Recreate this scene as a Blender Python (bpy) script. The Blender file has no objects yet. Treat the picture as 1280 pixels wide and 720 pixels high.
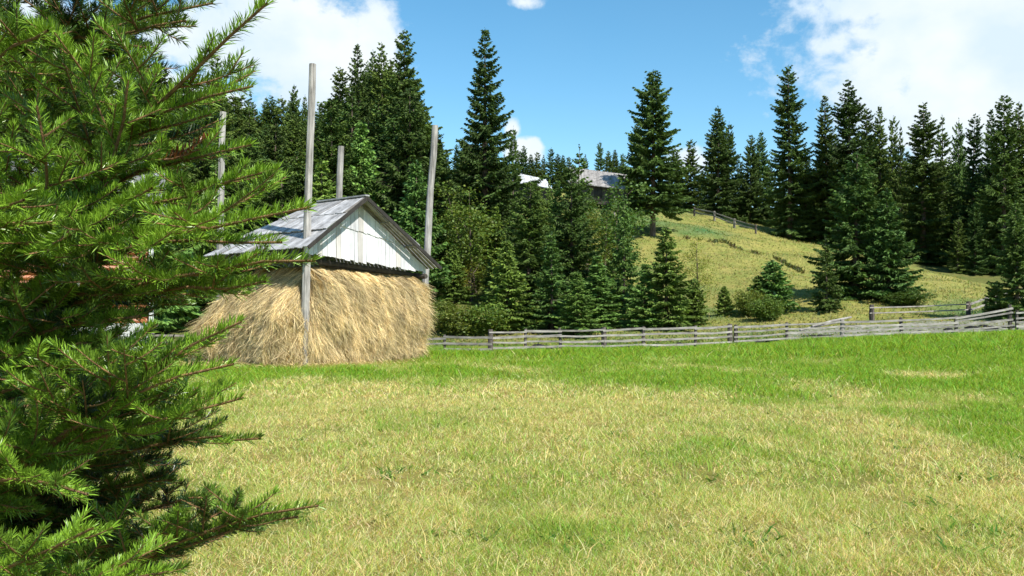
import bpy, math, random
import numpy as np
from mathutils import Vector

scene = bpy.context.scene
C = scene.collection
R = math.radians
rng = np.random.default_rng(7)
random.seed(7)
FPX, HOR, EYE = 1200.0, 388.0, 1.5      # focal length in px of a 1280 px wide frame, horizon row, eye height

def W(px, py, d):
    """point seen at pixel (px,py) of the 1280x720 photograph, d metres ahead"""
    return np.array([(px - 640) / FPX * d, d, EYE + (HOR - py) / FPX * d])

# ------------------------------------------------------------------ noise
def _hash(ix, iy, seed):
    h = (ix.astype(np.int64) * 374761393 + iy.astype(np.int64) * 668265263 + seed * 1442695041) & 0xffffffff
    h = ((h ^ (h >> 13)) * 1274126177) & 0xffffffff
    return ((h ^ (h >> 16)) & 0xffff) / 65535.0
def vnoise(x, y, seed=0):
    x = np.asarray(x, float); y = np.asarray(y, float)
    ix = np.floor(x); iy = np.floor(y); fx = x - ix; fy = y - iy
    fx = fx * fx * (3 - 2 * fx); fy = fy * fy * (3 - 2 * fy)
    a = _hash(ix, iy, seed); b = _hash(ix + 1, iy, seed); c = _hash(ix, iy + 1, seed); d = _hash(ix + 1, iy + 1, seed)
    return (a * (1 - fx) + b * fx) * (1 - fy) + (c * (1 - fx) + d * fx) * fy
def fbm(x, y, seed=0, o=4):
    s = 0; a = 1; t = 0
    for i in range(o):
        s = s + a * vnoise(x * 2 ** i, y * 2 ** i, seed + i * 17); t += a; a *= .55
    return s / t

# ------------------------------------------------------------------ terrain height
_px = np.array([-300, 0, 250, 420, 560, 650, 740, 850, 950, 1050, 1150, 1260, 1400, 1700], float)
_rows = [  # distance, image row of the ground in each column
 (35, [447, 447, 447, 447, 447, 446, 445, 443, 440, 436, 432, 428, 426, 424]),
 (41, [443, 443, 443, 443, 443, 442, 441, 438, 433, 423, 420, 416, 412, 408]),
 (46, [438, 438, 438, 438, 437, 436, 435, 434, 430, 426, 420, 414, 410, 405]),
 (52, [430, 428, 425, 424, 420, 420, 418, 415, 411, 405, 398, 395, 392, 388]),
 (60, [385, 390, 378, 370, 372, 378, 385, 388, 385, 374, 371, 373, 374, 372]),
 (70, [345, 352, 338, 325, 332, 340, 345, 350, 350, 346, 348, 356, 360, 360]),
 (85, [290, 300, 290, 288, 300, 302, 302, 300, 308, 316, 326, 342, 350, 350]),
 (100, [240, 250, 255, 262, 280, 268, 263, 264, 286, 306, 317, 332, 342, 345]),
 (115, [200, 210, 225, 242, 270, 250, 244, 256, 278, 296, 307, 322, 334, 338]),
 (140, [155, 160, 190, 212, 250, 245, 243, 256, 270, 286, 297, 312, 324, 330]),
 (180, [115, 120, 160, 185, 238, 242, 246, 256, 266, 276, 286, 302, 314, 320]),
 (260, [105, 110, 150, 170, 235, 242, 250, 258, 268, 276, 284, 296, 305, 312])]
_GX = np.arange(-300, 1701, 10.0); _GD = np.arange(0, 301, 1.0)
_dk = [0, 26] + [r[0] for r in _rows] + [300]
_zk = [np.zeros(len(_GX)), np.interp(_GX, [900, 1300], [0, .06])]
for d, ys in _rows: _zk.append(np.interp(_GX, _px, [EYE + (HOR - v) * d / FPX for v in ys]))
_zk.append(_zk[-1] + 1.0)
_zk = np.array(_zk)
_G = np.array([np.interp(_GD, _dk, _zk[:, i]) for i in range(len(_GX))]).T      # (d, px)
def _blur(a, ax, s):
    n = int(3 * s); k = np.exp(-.5 * (np.arange(-n, n + 1) / s) ** 2); k /= k.sum()
    pad = [(0, 0), (0, 0)]; pad[ax] = (n, n); p = np.pad(a, pad, mode='edge')
    return np.apply_along_axis(lambda m: np.convolve(m, k, 'valid'), ax, p)
_G = _blur(_blur(_G, 1, 3.0), 0, 1.7)
def ground_z(x, y):
    x = np.asarray(x, float); y = np.asarray(y, float)
    d = np.clip(y, 0, 299.0)
    px = np.clip(640 + FPX * x / np.maximum(y, 12.0), -300, 1699)
    i = (px + 300) / 10; i0 = np.clip(np.floor(i).astype(int), 0, len(_GX) - 2); fi = i - i0
    j0 = np.clip(np.floor(d).astype(int), 0, 299); fj = d - j0
    z = (_G[j0, i0] * (1 - fi) + _G[j0, i0 + 1] * fi) * (1 - fj) + (_G[j0 + 1, i0] * (1 - fi) + _G[j0 + 1, i0 + 1] * fi) * fj
    far = np.clip((y - 48) / 12, 0, 1)
    return z + (fbm(x / 6, y / 6, 3) - .5) * 1.2 * far + (fbm(x / 2.5, y / 2.5, 9) - .5) * (.06 + .25 * far)
def gz(x, y): return float(ground_z(np.array([x]), np.array([y]))[0])

# ------------------------------------------------------------------ object helpers
def tag(o, label=None, cat=None, group=None, kind=None):
    if label: o['label'] = label
    if cat: o['category'] = cat
    if group: o['group'] = group
    if kind: o['kind'] = kind
    return o
def empty(name, loc, rz=0):
    o = bpy.data.objects.new(name, None); C.objects.link(o); o.location = loc; o.rotation_euler = (0, 0, rz)
    o.empty_display_size = .2
    return o
def link(name, me, parent=None):
    o = bpy.data.objects.new(name, me); C.objects.link(o)
    if parent: o.parent = parent
    return o
def amesh(name, V, F, mats, col=None, smooth=False, mi=None):
    """mesh from arrays: V (n,3), F (m,k)"""
    me = bpy.data.meshes.new(name)
    V = np.ascontiguousarray(V, np.float32); F = np.ascontiguousarray(F, np.int32); k = F.shape[1]
    me.vertices.add(len(V)); me.vertices.foreach_set('co', V.ravel())
    me.loops.add(F.size); me.loops.foreach_set('vertex_index', F.ravel())
    me.polygons.add(len(F)); me.polygons.foreach_set('loop_start', np.arange(0, F.size, k, dtype=np.int32))
    if mi is not None: me.polygons.foreach_set('material_index', np.ascontiguousarray(mi, np.int32))
    me.polygons.foreach_set('use_smooth', np.full(len(F), bool(smooth)))
    me.update(calc_edges=True)
    for m in (mats if isinstance(mats, (list, tuple)) else [mats]): me.materials.append(m)
    if col is not None:
        a = me.attributes.new('col', 'FLOAT_COLOR', 'POINT')
        c = np.ones((len(V), 4), np.float32); c[:, :3] = col; a.data.foreach_set('color', c.ravel())
    return me
class MB:
    """collects shapes for one mesh (all faces quads)"""
    def __init__(s): s.V = []; s.F = []; s.c = []; s.n = 0
    def add(s, V, F, col=(1, 1, 1)):
        V = np.asarray(V, float); s.V.append(V); s.F.append(np.asarray(F) + s.n); s.n += len(V)
        s.c.append(np.broadcast_to(np.asarray(col, float), (len(V), 3)))
    def hexa(s, P, col=(1, 1, 1)):      # P: 8 points, bottom ring then top ring
        s.add(P, [(3, 2, 1, 0), (4, 5, 6, 7), (0, 1, 5, 4), (1, 2, 6, 5), (2, 3, 7, 6), (3, 0, 4, 7)], col)
    def beam(s, p, q, w, h, up=(0, 0, 1), col=(1, 1, 1), w2=None, h2=None, j=0.0):
        p = np.array(p, float); q = np.array(q, float); a = q - p; a /= np.linalg.norm(a)
        up = np.array(up, float); sd = np.cross(a, up); sd /= np.linalg.norm(sd); u = np.cross(sd, a)
        w2 = w2 or w; h2 = h2 or h; P = []
        for o, ww, hh in ((p, w, h), (q, w2, h2)):
            for sx, sy in ((-1, -1), (1, -1), (1, 1), (-1, 1)):
                P.append(o + sd * sx * ww / 2 + u * sy * hh / 2 + (rng.random(3) - .5) * j)
        s.hexa(P, col)
    def tube(s, pts, rad, n=8, col=(1, 1, 1), wob=0.0, cap=True):
        V, F = tube_arr(pts, rad, n, wob)
        s.add(V, F, col)
        if cap and n == 8:
            m = len(pts) - 1
            for r0 in (0, m):
                b = r0 * n; ring = V[b:b + n]; c = ring.mean(0)
                s.add(np.vstack([ring, c]), [(0, 1, 2, 8), (2, 3, 4, 8), (4, 5, 6, 8), (6, 7, 0, 8)], col)
    def build(s, name, mat, parent=None, smooth=False):
        me = amesh(name, np.vstack(s.V), np.vstack(s.F), mat, np.vstack(s.c), smooth)
        return link(name, me, parent)
def tube_arr(pts, rad, n=6, wob=0.0):
    pts = np.asarray(pts, float); m = len(pts); rad = np.broadcast_to(np.asarray(rad, float), (m,))
    t = np.gradient(pts, axis=0); t /= np.linalg.norm(t, axis=1)[:, None] + 1e-9
    ref = np.array([0, 0, 1.0]) if abs(t[0][2]) < .8 else np.array([1.0, 0, 0])
    a = np.cross(t, ref); a /= np.linalg.norm(a, axis=1)[:, None] + 1e-9; b = np.cross(t, a)
    th = np.arange(n) * 2 * math.pi / n
    rr = rad[:, None] * (1 + wob * (rng.random((m, n)) - .5))
    V = pts[:, None] + rr[..., None] * (np.cos(th)[None, :, None] * a[:, None] + np.sin(th)[None, :, None] * b[:, None])
    i = np.arange(m - 1)[:, None] * n; k = np.arange(n)[None]; k2 = (k + 1) % n
    F = np.stack([i + k, i + k2, i + n + k2, i + n + k], -1).reshape(-1, 4)
    return V.reshape(-1, 3), F
def unit(v): return v / (np.linalg.norm(v, axis=-1, keepdims=True) + 1e-9)

# ------------------------------------------------------------------ materials
def mat_new(name):
    m = bpy.data.materials.new(name); m.use_nodes = True; nt = m.node_tree
    for n in list(nt.nodes): nt.nodes.remove(n)
    out = nt.nodes.new('ShaderNodeOutputMaterial')
    return m, nt, out
def leaf_mat(name, rough=.55, trans=.25, var=.35, spec=.3, tw=(1.25, 1.15, .5)):
    m, nt, out = mat_new(name); N = nt.nodes.new; L = nt.links.new
    at = N('ShaderNodeAttribute'); at.attribute_name = 'col'
    oi = N('ShaderNodeObjectInfo')
    mr = N('ShaderNodeMapRange'); mr.inputs[3].default_value = 1 - var; mr.inputs[4].default_value = 1 + var; L(oi.outputs['Random'], mr.inputs[0])
    mul = N('ShaderNodeVectorMath'); mul.operation = 'SCALE'; L(mr.outputs[0], mul.inputs[3])
    if var > 0:      # each tree leans to its own hue
        fr = N('ShaderNodeMath'); fr.operation = 'FRACT'; f2 = N('ShaderNodeMath'); f2.operation = 'MULTIPLY'; f2.inputs[1].default_value = 7.31; L(oi.outputs['Random'], f2.inputs[0]); L(f2.outputs[0], fr.inputs[0])
        hm = N('ShaderNodeMix'); hm.data_type = 'RGBA'; hm.inputs[6].default_value = (.82, .95, .92, 1); hm.inputs[7].default_value = (1.25, 1.08, .8, 1); L(fr.outputs[0], hm.inputs[0])
        hv = N('ShaderNodeVectorMath'); hv.operation = 'MULTIPLY'; L(at.outputs['Color'], hv.inputs[0]); L(hm.outputs[2], hv.inputs[1]); L(hv.outputs[0], mul.inputs[0])
    else: L(at.outputs['Color'], mul.inputs[0])
    p = N('ShaderNodeBsdfPrincipled'); p.inputs['Roughness'].default_value = rough; p.inputs['Specular IOR Level'].default_value = spec
    L(mul.outputs[0], p.inputs['Base Color'])
    if trans > 0:
        t = N('ShaderNodeBsdfTranslucent'); tm = N('ShaderNodeVectorMath'); tm.operation = 'MULTIPLY'; tm.inputs[1].default_value = tw
        L(mul.outputs[0], tm.inputs[0]); L(tm.outputs[0], t.inputs['Color'])
        mx = N('ShaderNodeMixShader'); mx.inputs[0].default_value = trans
        L(p.outputs[0], mx.inputs[1]); L(t.outputs[0], mx.inputs[2]); L(mx.outputs[0], out.inputs[0])
    else: L(p.outputs[0], out.inputs[0])
    return m
def wood_mat(name, c1, c2, scale=(14, 14, 1.6), rough=.85, bump=.4, spots=None):
    """streaked weathered wood, multiplied by the board colours in 'col'"""
    m, nt, out = mat_new(name); N = nt.nodes.new; L = nt.links.new
    tc = N('ShaderNodeTexCoord'); mp = N('ShaderNodeMapping'); mp.inputs['Scale'].default_value = scale; L(tc.outputs['Object'], mp.inputs[0])
    no = N('ShaderNodeTexNoise'); no.inputs['Scale'].default_value = 1; no.inputs['Detail'].default_value = 8; no.inputs['Roughness'].default_value = .65; L(mp.outputs[0], no.inputs['Vector'])
    n2 = N('ShaderNodeTexNoise'); n2.inputs['Scale'].default_value = 2.2; n2.inputs['Detail'].default_value = 4; L(tc.outputs['Object'], n2.inputs['Vector'])
    ad = N('ShaderNodeMath'); ad.operation = 'MULTIPLY_ADD'; ad.inputs[1].default_value = .5; L(n2.outputs[0], ad.inputs[0]); L(no.outputs[0], ad.inputs[2])
    rp = N('ShaderNodeValToRGB'); rp.color_ramp.elements[0].position = .55; rp.color_ramp.elements[0].color = (*c1, 1)
    rp.color_ramp.elements[1].position = .95; rp.color_ramp.elements[1].color = (*c2, 1); L(ad.outputs[0], rp.inputs[0])
    at = N('ShaderNodeAttribute'); at.attribute_name = 'col'
    mx = N('ShaderNodeMix'); mx.data_type = 'RGBA'; mx.blend_type = 'MULTIPLY'; mx.inputs[0].default_value = 1
    L(rp.outputs[0], mx.inputs[6]); L(at.outputs['Color'], mx.inputs[7])
    p = N('ShaderNodeBsdfPrincipled'); p.inputs['Roughness'].default_value = rough; L(mx.outputs[2], p.inputs['Base Color'])
    b = N('ShaderNodeBump'); b.inputs['Strength'].default_value = bump; b.inputs['Distance'].default_value = .02; L(no.outputs[0], b.inputs['Height']); L(b.outputs[0], p.inputs['Normal'])
    L(p.outputs[0], out.inputs[0])
    return m
M = {
 'needle_far': leaf_mat('spruce foliage', .6, .15, .28, .2),
 'leaf': leaf_mat('broadleaf foliage', .55, .3, .2, .3),
 'needle': leaf_mat('near spruce needles', .36, .07, .0, .45, (1.5, 1.3, .4)),
 'grass': leaf_mat('grass blades', .5, .5, .0, .25, (1.2, 1.15, .5)),
 'straw': leaf_mat('hay straw', .6, .2, .0, .25, (1.1, 1, .7)),
 'bark': wood_mat('spruce bark', (.05, .035, .025), (.17, .13, .1), (9, 9, 3), .9, .8),
 'twig': wood_mat('spruce twig bark', (.10, .05, .02), (.30, .17, .07), (60, 60, 60), .8, .5),
 'pole': wood_mat('weathered pole wood', (.13, .12, .11), (.44, .42, .395), (22, 22, 1.3), .9, .9),
 'gable': wood_mat('silvered gable boards', (.46, .46, .48), (.82, .82, .84), (60, 60, 1.0), .8, .3),
 'roof': wood_mat('grey roof boards', (.19, .185, .185), (.46, .46, .47), (5, 5, 2.5), .75, .5),
 'shadewood': wood_mat('eave timber with shade in colour', (.02, .017, .014), (.07, .06, .05), (9, 9, 2), .9, .5),  # brown timber darkened to carry the roof overhang's shade
 'rail': wood_mat('pale fence rail wood', (.14, .125, .11), (.40, .37, .34), (3, 3, 14), .8, .5),
 'post': wood_mat('fence post wood', (.045, .037, .03), (.16, .13, .11), (12, 12, 2), .9, .5),
 'log': wood_mat('varnished orange logs', (.22, .06, .02), (.42, .15, .05), (2, 2, 12), .45, .3),
 'plaster': wood_mat('white plaster', (.40, .40, .39), (.6, .6, .6), (2, 2, 2), .9, .15),
 'rock': wood_mat('pale rock', (.25, .24, .22), (.6, .58, .55), (3, 3, 3), .9, .8),
}
def simple(name, col, rough=.5):
    m, nt, out = mat_new(name); p = nt.nodes.new('ShaderNodeBsdfPrincipled'); p.inputs['Base Color'].default_value = (*col, 1)
    p.inputs['Roughness'].default_value = rough; nt.links.new(p.outputs[0], out.inputs[0]); return m
M['glass'] = simple('dark window glass', (.02, .025, .03), .08)
M['white'] = simple('white painted trim', (.75, .75, .73), .5)

def ground_mat():
    m, nt, out = mat_new('meadow ground'); N = nt.nodes.new; L = nt.links.new
    at = N('ShaderNodeAttribute'); at.attribute_name = 'col'
    tc = N('ShaderNodeTexCoord')
    n1 = N('ShaderNodeTexNoise'); n1.inputs['Scale'].default_value = 3.5; n1.inputs['Detail'].default_value = 9; n1.inputs['Roughness'].default_value = .75; L(tc.outputs['Object'], n1.inputs['Vector'])
    n2 = N('ShaderNodeTexNoise'); n2.inputs['Scale'].default_value = .6; n2.inputs['Detail'].default_value = 6; n2.inputs['Roughness'].default_value = .7; L(tc.outputs['Object'], n2.inputs['Vector'])
    r1 = N('ShaderNodeMapRange'); r1.inputs[1].default_value = .3; r1.inputs[2].default_value = .7; r1.inputs[3].default_value = .55; r1.inputs[4].default_value = 1.35; L(n1.outputs[0], r1.inputs[0])
    sc = N('ShaderNodeVectorMath'); sc.operation = 'SCALE'; L(at.outputs['Color'], sc.inputs[0]); L(r1.outputs[0], sc.inputs[3])
    mx = N('ShaderNodeMix'); mx.data_type = 'RGBA'; mx.blend_type = 'MULTIPLY'; mx.inputs[0].default_value = .8
    rp = N('ShaderNodeValToRGB'); rp.color_ramp.elements[0].position = .35; rp.color_ramp.elements[0].color = (.62, .8, .5, 1); rp.color_ramp.elements[1].position = .65; rp.color_ramp.elements[1].color = (1.15, 1.0, .9, 1); L(n2.outputs[0], rp.inputs[0])
    L(sc.outputs[0], mx.inputs[6]); L(rp.outputs[0], mx.inputs[7])
    p = N('ShaderNodeBsdfPrincipled'); p.inputs['Roughness'].default_value = .95; p.inputs['Specular IOR Level'].default_value = .1; L(mx.outputs[2], p.inputs['Base Color'])
    b = N('ShaderNodeBump'); b.inputs['Strength'].default_value = .8; b.inputs['Distance'].default_value = .12; L(n1.outputs[0], b.inputs['Height']); L(b.outputs[0], p.inputs['Normal'])
    L(p.outputs[0], out.inputs[0]); return m
M['ground'] = ground_mat()
def gravel_mat():
    m, nt, out = mat_new('grey gravel'); N = nt.nodes.new; L = nt.links.new
    tc = N('ShaderNodeTexCoord'); n1 = N('ShaderNodeTexNoise'); n1.inputs['Scale'].default_value = 2.2; n1.inputs['Detail'].default_value = 10; n1.inputs['Roughness'].default_value = .8; L(tc.outputs['Object'], n1.inputs['Vector'])
    rp = N('ShaderNodeValToRGB'); e = rp.color_ramp.elements; e[0].position = .36; e[0].color = (.09, .12, .03, 1); e[1].position = .62; e[1].color = (.36, .34, .31, 1)
    x = e.new(.47); x.color = (.17, .18, .10, 1); L(n1.outputs[0], rp.inputs[0])
    p = N('ShaderNodeBsdfPrincipled'); p.inputs['Roughness'].default_value = .95; L(rp.outputs[0], p.inputs['Base Color'])
    b = N('ShaderNodeBump'); b.inputs['Distance'].default_value = .1; L(n1.outputs[0], b.inputs['Height']); L(b.outputs[0], p.inputs['Normal'])
    L(p.outputs[0], out.inputs[0]); return m
M['gravel'] = gravel_mat()

# ------------------------------------------------------------------ meadow colour field
def greenness(x, y):
    px = 640 + FPX * x / np.maximum(y, 3.0)
    g = fbm(x / 1.5 + 9, y / 2.6, 21, 5) * 2.3 - .87
    g = g + .25 * (fbm(x / .5, y / .7, 31, 2) - .5)
    yy = y + 9 * (fbm(x / 3.5, y / 5, 41, 3) - .5)
    band = np.clip((yy - 16) / 14, 0, 1) * .72
    right = np.clip((px - 880) / 400, 0, 1) * np.clip((yy - 9) / 9, 0, 1) * .6
    hut = np.exp(-((x + 5) ** 2 / 30 + (y - 22.8) ** 2 / 3.0)) * .8
    dry = np.exp(-((px - 760) / 330) ** 2) * np.exp(-((y - 13.5) / 5) ** 2) * .5
    dry2 = np.exp(-((px - 1190) / 90) ** 2 - ((y - 21.5) / 1.2) ** 2) * 1.1
    q = g + band + right + hut - dry - dry2 - .44
    return .05 + .93 / (1 + np.exp(-5.5 * (q + .35 * (fbm(x / .9, y / 1.4, 43, 3) - .5) - .15)))
DRY = np.array([.50, .48, .14]); GRN = np.array([.17, .31, .035]); HILL = np.array([.27, .26, .085])

# ------------------------------------------------------------------ ground sheet
def axis(parts):
    v = []
    for a, b, st in parts: v += list(np.arange(a, b, st))
    return np.array(v)
xp = axis([(0, 24, .5), (24, 60, 1), (60, 140, 2.5), (140, 900, 25)]); xs = np.concatenate([-xp[:0:-1], xp])
ys = axis([(-60, 0, 4), (0, 30, .5), (30, 62, .5), (62, 130, 1), (130, 220, 3), (220, 1000, 25)])
X, Y = np.meshgrid(xs, ys)
Z = ground_z(X.ravel(), Y.ravel()).reshape(X.shape)
nx = len(xs); ny = len(ys)
V = np.stack([X.ravel(), Y.ravel(), Z.ravel()], 1)
ii = (np.arange(ny - 1)[:, None] * nx + np.arange(nx - 1)[None]).ravel()
F = np.stack([ii, ii + 1, ii + nx + 1, ii + nx], 1)
g = greenness(V[:, 0], V[:, 1])[:, None]
cf = (DRY * np.array([.95, .82, .9]) * (1 - g) + GRN * g) * (.55 + .25 * fbm(V[:, 0] / .7, V[:, 1] / .7, 15)[:, None])
hn = fbm(V[:, 0] / 9, V[:, 1] / 9, 77)[:, None]
ch = HILL * (1.15 - .35 * hn) * np.array([1, 1, 1]) + np.array([-.16, -.06, 0]) * np.clip((hn - .5) * 3, 0, 1)
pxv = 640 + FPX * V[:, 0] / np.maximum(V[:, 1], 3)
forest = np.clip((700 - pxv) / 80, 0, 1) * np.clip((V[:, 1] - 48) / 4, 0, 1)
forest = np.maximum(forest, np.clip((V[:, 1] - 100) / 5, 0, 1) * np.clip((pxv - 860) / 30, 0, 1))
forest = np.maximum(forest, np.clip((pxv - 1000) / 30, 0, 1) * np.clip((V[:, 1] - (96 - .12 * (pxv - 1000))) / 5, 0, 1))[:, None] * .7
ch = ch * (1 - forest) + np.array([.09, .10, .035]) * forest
t = np.clip((V[:, 1] - 47) / 3, 0, 1)[:, None]
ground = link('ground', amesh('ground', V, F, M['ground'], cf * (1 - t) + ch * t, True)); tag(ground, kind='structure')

# gravel strip beyond the fence, draped on the ground
us = np.linspace(985, 1460, 80); ds = np.linspace(44.0, 50.5, 16)
U, D = np.meshgrid(us, ds); D = D + (fbm(U / 40, D * 0 + 1, 5) - .5)[...] * 2.0
GXx = (U - 640) / FPX * D; GZ = ground_z(GXx.ravel(), D.ravel()).reshape(D.shape) + .05
edge = np.minimum(np.arange(16), 15 - np.arange(16))[:, None]; GZ = GZ - np.where(edge == 0, .12, 0)
V = np.stack([GXx.ravel(), D.ravel(), GZ.ravel()], 1); n = len(us)
ii = (np.arange(15)[:, None] * n + np.arange(n - 1)[None]).ravel()
F = np.stack([ii, ii + 1, ii + n + 1, ii + n], 1)
tag(link('gravel_path', amesh('gravel_path', V, F, M['gravel'], None, True)), kind='structure')

# ------------------------------------------------------------------ meadow grass (uncountable blades: one object)
def blades(x, y, h, w, col, bend, lie):
    """two-quad blades"""
    n = len(x); z = ground_z(x, y)
    th = rng.random(n) * 2 * math.pi
    face = rng.random(n) * math.pi
    side = np.stack([np.cos(face), np.sin(face) * .6, np.zeros(n)], 1) * (w / 2)[:, None]
    ln = np.stack([np.cos(th), np.sin(th), np.zeros(n)], 1)
    lean = (bend * (0.3 + rng.random(n)))[:, None]
    up = np.array([0, 0, 1.0]); H = h[:, None]
    b = np.stack([x, y, z - .01], 1)
    mid = b + up * H * (.55 * np.cos(lie))[:, None] + ln * H * (.55 * np.sin(lie))[:, None] + ln * lean * H * .2
    tip = b + up * H * np.maximum(.12, np.cos(lie) - lean[:, 0] * .25)[:, None] + ln * H * (np.sin(lie))[:, None] + ln * lean * H * .75
    V = np.stack([b - side, b + side, mid + side * .85, mid - side * .85, tip + side * .12, tip - side * .12], 1).reshape(-1, 3)
    k = np.arange(n)[:, None] * 6
    F = np.concatenate([k + np.array([[0, 1, 2, 3]]), k + np.array([[3, 2, 4, 5]])], 0)
    c = np.repeat(col, 6, 0)
    return V, F, c
GV = []; GF = []; GC = []; off = 0
def scatter(d0, d1, dens, hmul, wmul):
    global off
    A = .62 * (d1 ** 2 - d0 ** 2); n = int(A * dens)
    d = np.sqrt(d0 ** 2 + rng.random(n) * (d1 ** 2 - d0 ** 2)); x = (rng.random(n) - .5) * 2 * .62 * d
    z = fbm(x / .35, d / .35, 51, 2)
    keep = rng.random(n) < np.clip(-.25 + z * 2.0, .12, 1)
    x = x[keep]; d = d[keep]; n = len(x)
    g = greenness(x, d)
    isg = rng.random(n) < (g * .8 + .16)
    tall = fbm(x / .8, d / .8, 61, 3)
    back = np.clip((d - 22) / 9, 0, 1) * np.clip((41 - d) / 6, -.55, 1)
    clump = .6 + .9 * fbm(x / .22, d / .3, 67, 2)
    h = clump * np.where(isg, .05 + .07 * rng.random(n) + .14 * np.clip(tall - .5, 0, 1) * 2 * g, .035 + .06 * rng.random(n) + .10 * (rng.random(n) < .03)) * hmul * (1 + .9 * back * g)
    w = (.0035 + .004 * rng.random(n)) * wmul
    gc = np.stack([.17 + .20 * rng.random(n), .31 + .22 * rng.random(n), .02 + .035 * rng.random(n)], 1)
    gc *= (.45 + .55 * (rng.random(n) > .2))[:, None]
    dc = np.stack([.70 + .24 * rng.random(n), .63 + .2 * rng.random(n), .27 + .19 * rng.random(n)], 1)
    k = rng.random(n)[:, None]; dc = np.where(k < .16, dc * np.array([.55, .42, .4]), dc)
    mixc = gc * .65 + dc * .35
    kk = np.clip(.15 + g + .5 * (rng.random(n) - .5), 0, 1)[:, None]; col = np.where(isg[:, None], gc * kk + mixc * (1 - kk), dc)
    lie = np.where(isg, rng.random(n) * .5, rng.random(n) ** .6 * 1.35)
    V, F, c = blades(x, d, h, w, col, np.full(n, .8), lie)
    GV.append(V); GF.append(F + off); GC.append(c); off += len(V)
scatter(3.4, 8, 8200, .9, .85)
scatter(8, 16, 2500, 1.0, 1.3)
scatter(16, 28, 850, 1.2, 2.4)
scatter(28, 43, 330, 1.5, 4.5)
n = 1300; d = 4 + 22 * rng.random(n) ** 1.6; x = (rng.random(n) - .5) * 1.2 * d; k = vnoise(x / .5, d / .5, 88) > .72; x = x[k]; d = d[k]; n = len(x)
V, F, c = blades(np.repeat(x, 7) + rng.normal(size=n * 7) * .05, np.repeat(d, 7) + rng.normal(size=n * 7) * .05, np.repeat(.05 + .08 * rng.random(n), 7), .018 + .014 * rng.random(n * 7), np.stack([.05 + .06 * rng.random(n * 7), .13 + .1 * rng.random(n * 7), .02 + 0 * rng.random(n * 7)], 1), np.full(n * 7, .9), .5 + rng.random(n * 7) * .7)
GV.append(V); GF.append(F + off); GC.append(c); off += len(V)
gr = link('meadow_grass', amesh('meadow_grass', np.vstack(GV), np.vstack(GF), M['grass'], np.vstack(GC)))
tag(gr, 'short mown meadow grass mixed green and straw yellow in front of the fence', 'grass', kind='stuff')

# hillside tufts
def hill_tufts():
    n = 170000
    d = 47 + rng.random(n) ** 1.2 * 66; px = 500 + rng.random(n) * 900
    lim = 96 - .12 * np.clip(px - 1000, 0, 400) + np.where(px < 1000, 14, 0)
    k = d < lim; d = d[k]; px = px[k]; x = (px - 640) / FPX * d
    den = fbm(x / 2.5, d / 2.5, 91); k = rng.random(len(x)) < den * 1.1; x = x[k]; d = d[k]; px = px[k]; n = len(x)
    hn = fbm(x / 9, d / 9, 77)
    col = np.stack([.25 + .11 * rng.random(n), .25 + .10 * rng.random(n), .085 + .05 * rng.random(n)], 1)
    grn = rng.random(n) < np.clip((hn - .38) * 2.2, .08, .8)
    col[grn] *= np.array([.5, .75, .6]); wd = rng.random(n) < .04; col[wd] *= np.array([.5, .4, .5])
    V, F, c = blades(x, d, .07 + .13 * rng.random(n), .03 + .05 * rng.random(n), col, np.full(n, .8), rng.random(n) * .9)
    # dark ragged tussocks along the terrace bank
    P = []
    for (a, b, m) in (((846, 296, 86), (905, 304, 86), 500), ((905, 304, 86), (950, 322, 80), 700), ((950, 322, 80), (1010, 338, 73), 600), ((975, 330, 77), (1000, 337, 74), 300)):
        t = rng.random(m); P.append(np.stack([a[i] + (b[i] - a[i]) * t for i in (0, 2)], 1) + (rng.random((m, 2)) - .5) * np.array([3, 1.0]))
    P = np.vstack(P); k = vnoise(P[:, 0] / 7, P[:, 1] * 0 + 3, 5) > .35; P = P[k]; P = P[rng.random(len(P)) < .38]; n2 = len(P)
    col2 = np.stack([.07 + .08 * rng.random(n2), .08 + .07 * rng.random(n2), .03 + .02 * rng.random(n2)], 1)
    V2, F2, c2 = blades((P[:, 0] - 640) / FPX * P[:, 1], P[:, 1], .12 + .28 * rng.random(n2), .08 + .08 * rng.random(n2), col2, np.full(n2, .8), rng.random(n2) * .7)
    o = link('hillside_grass', amesh('hillside_grass', np.vstack([V, V2]), np.vstack([F, F2 + len(V)]), M['grass'], np.vstack([c, c2])))
    tag(o, 'yellowish tufted grass covering the sunny slope above the fence', 'grass', kind='stuff')
hill_tufts()

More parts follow.
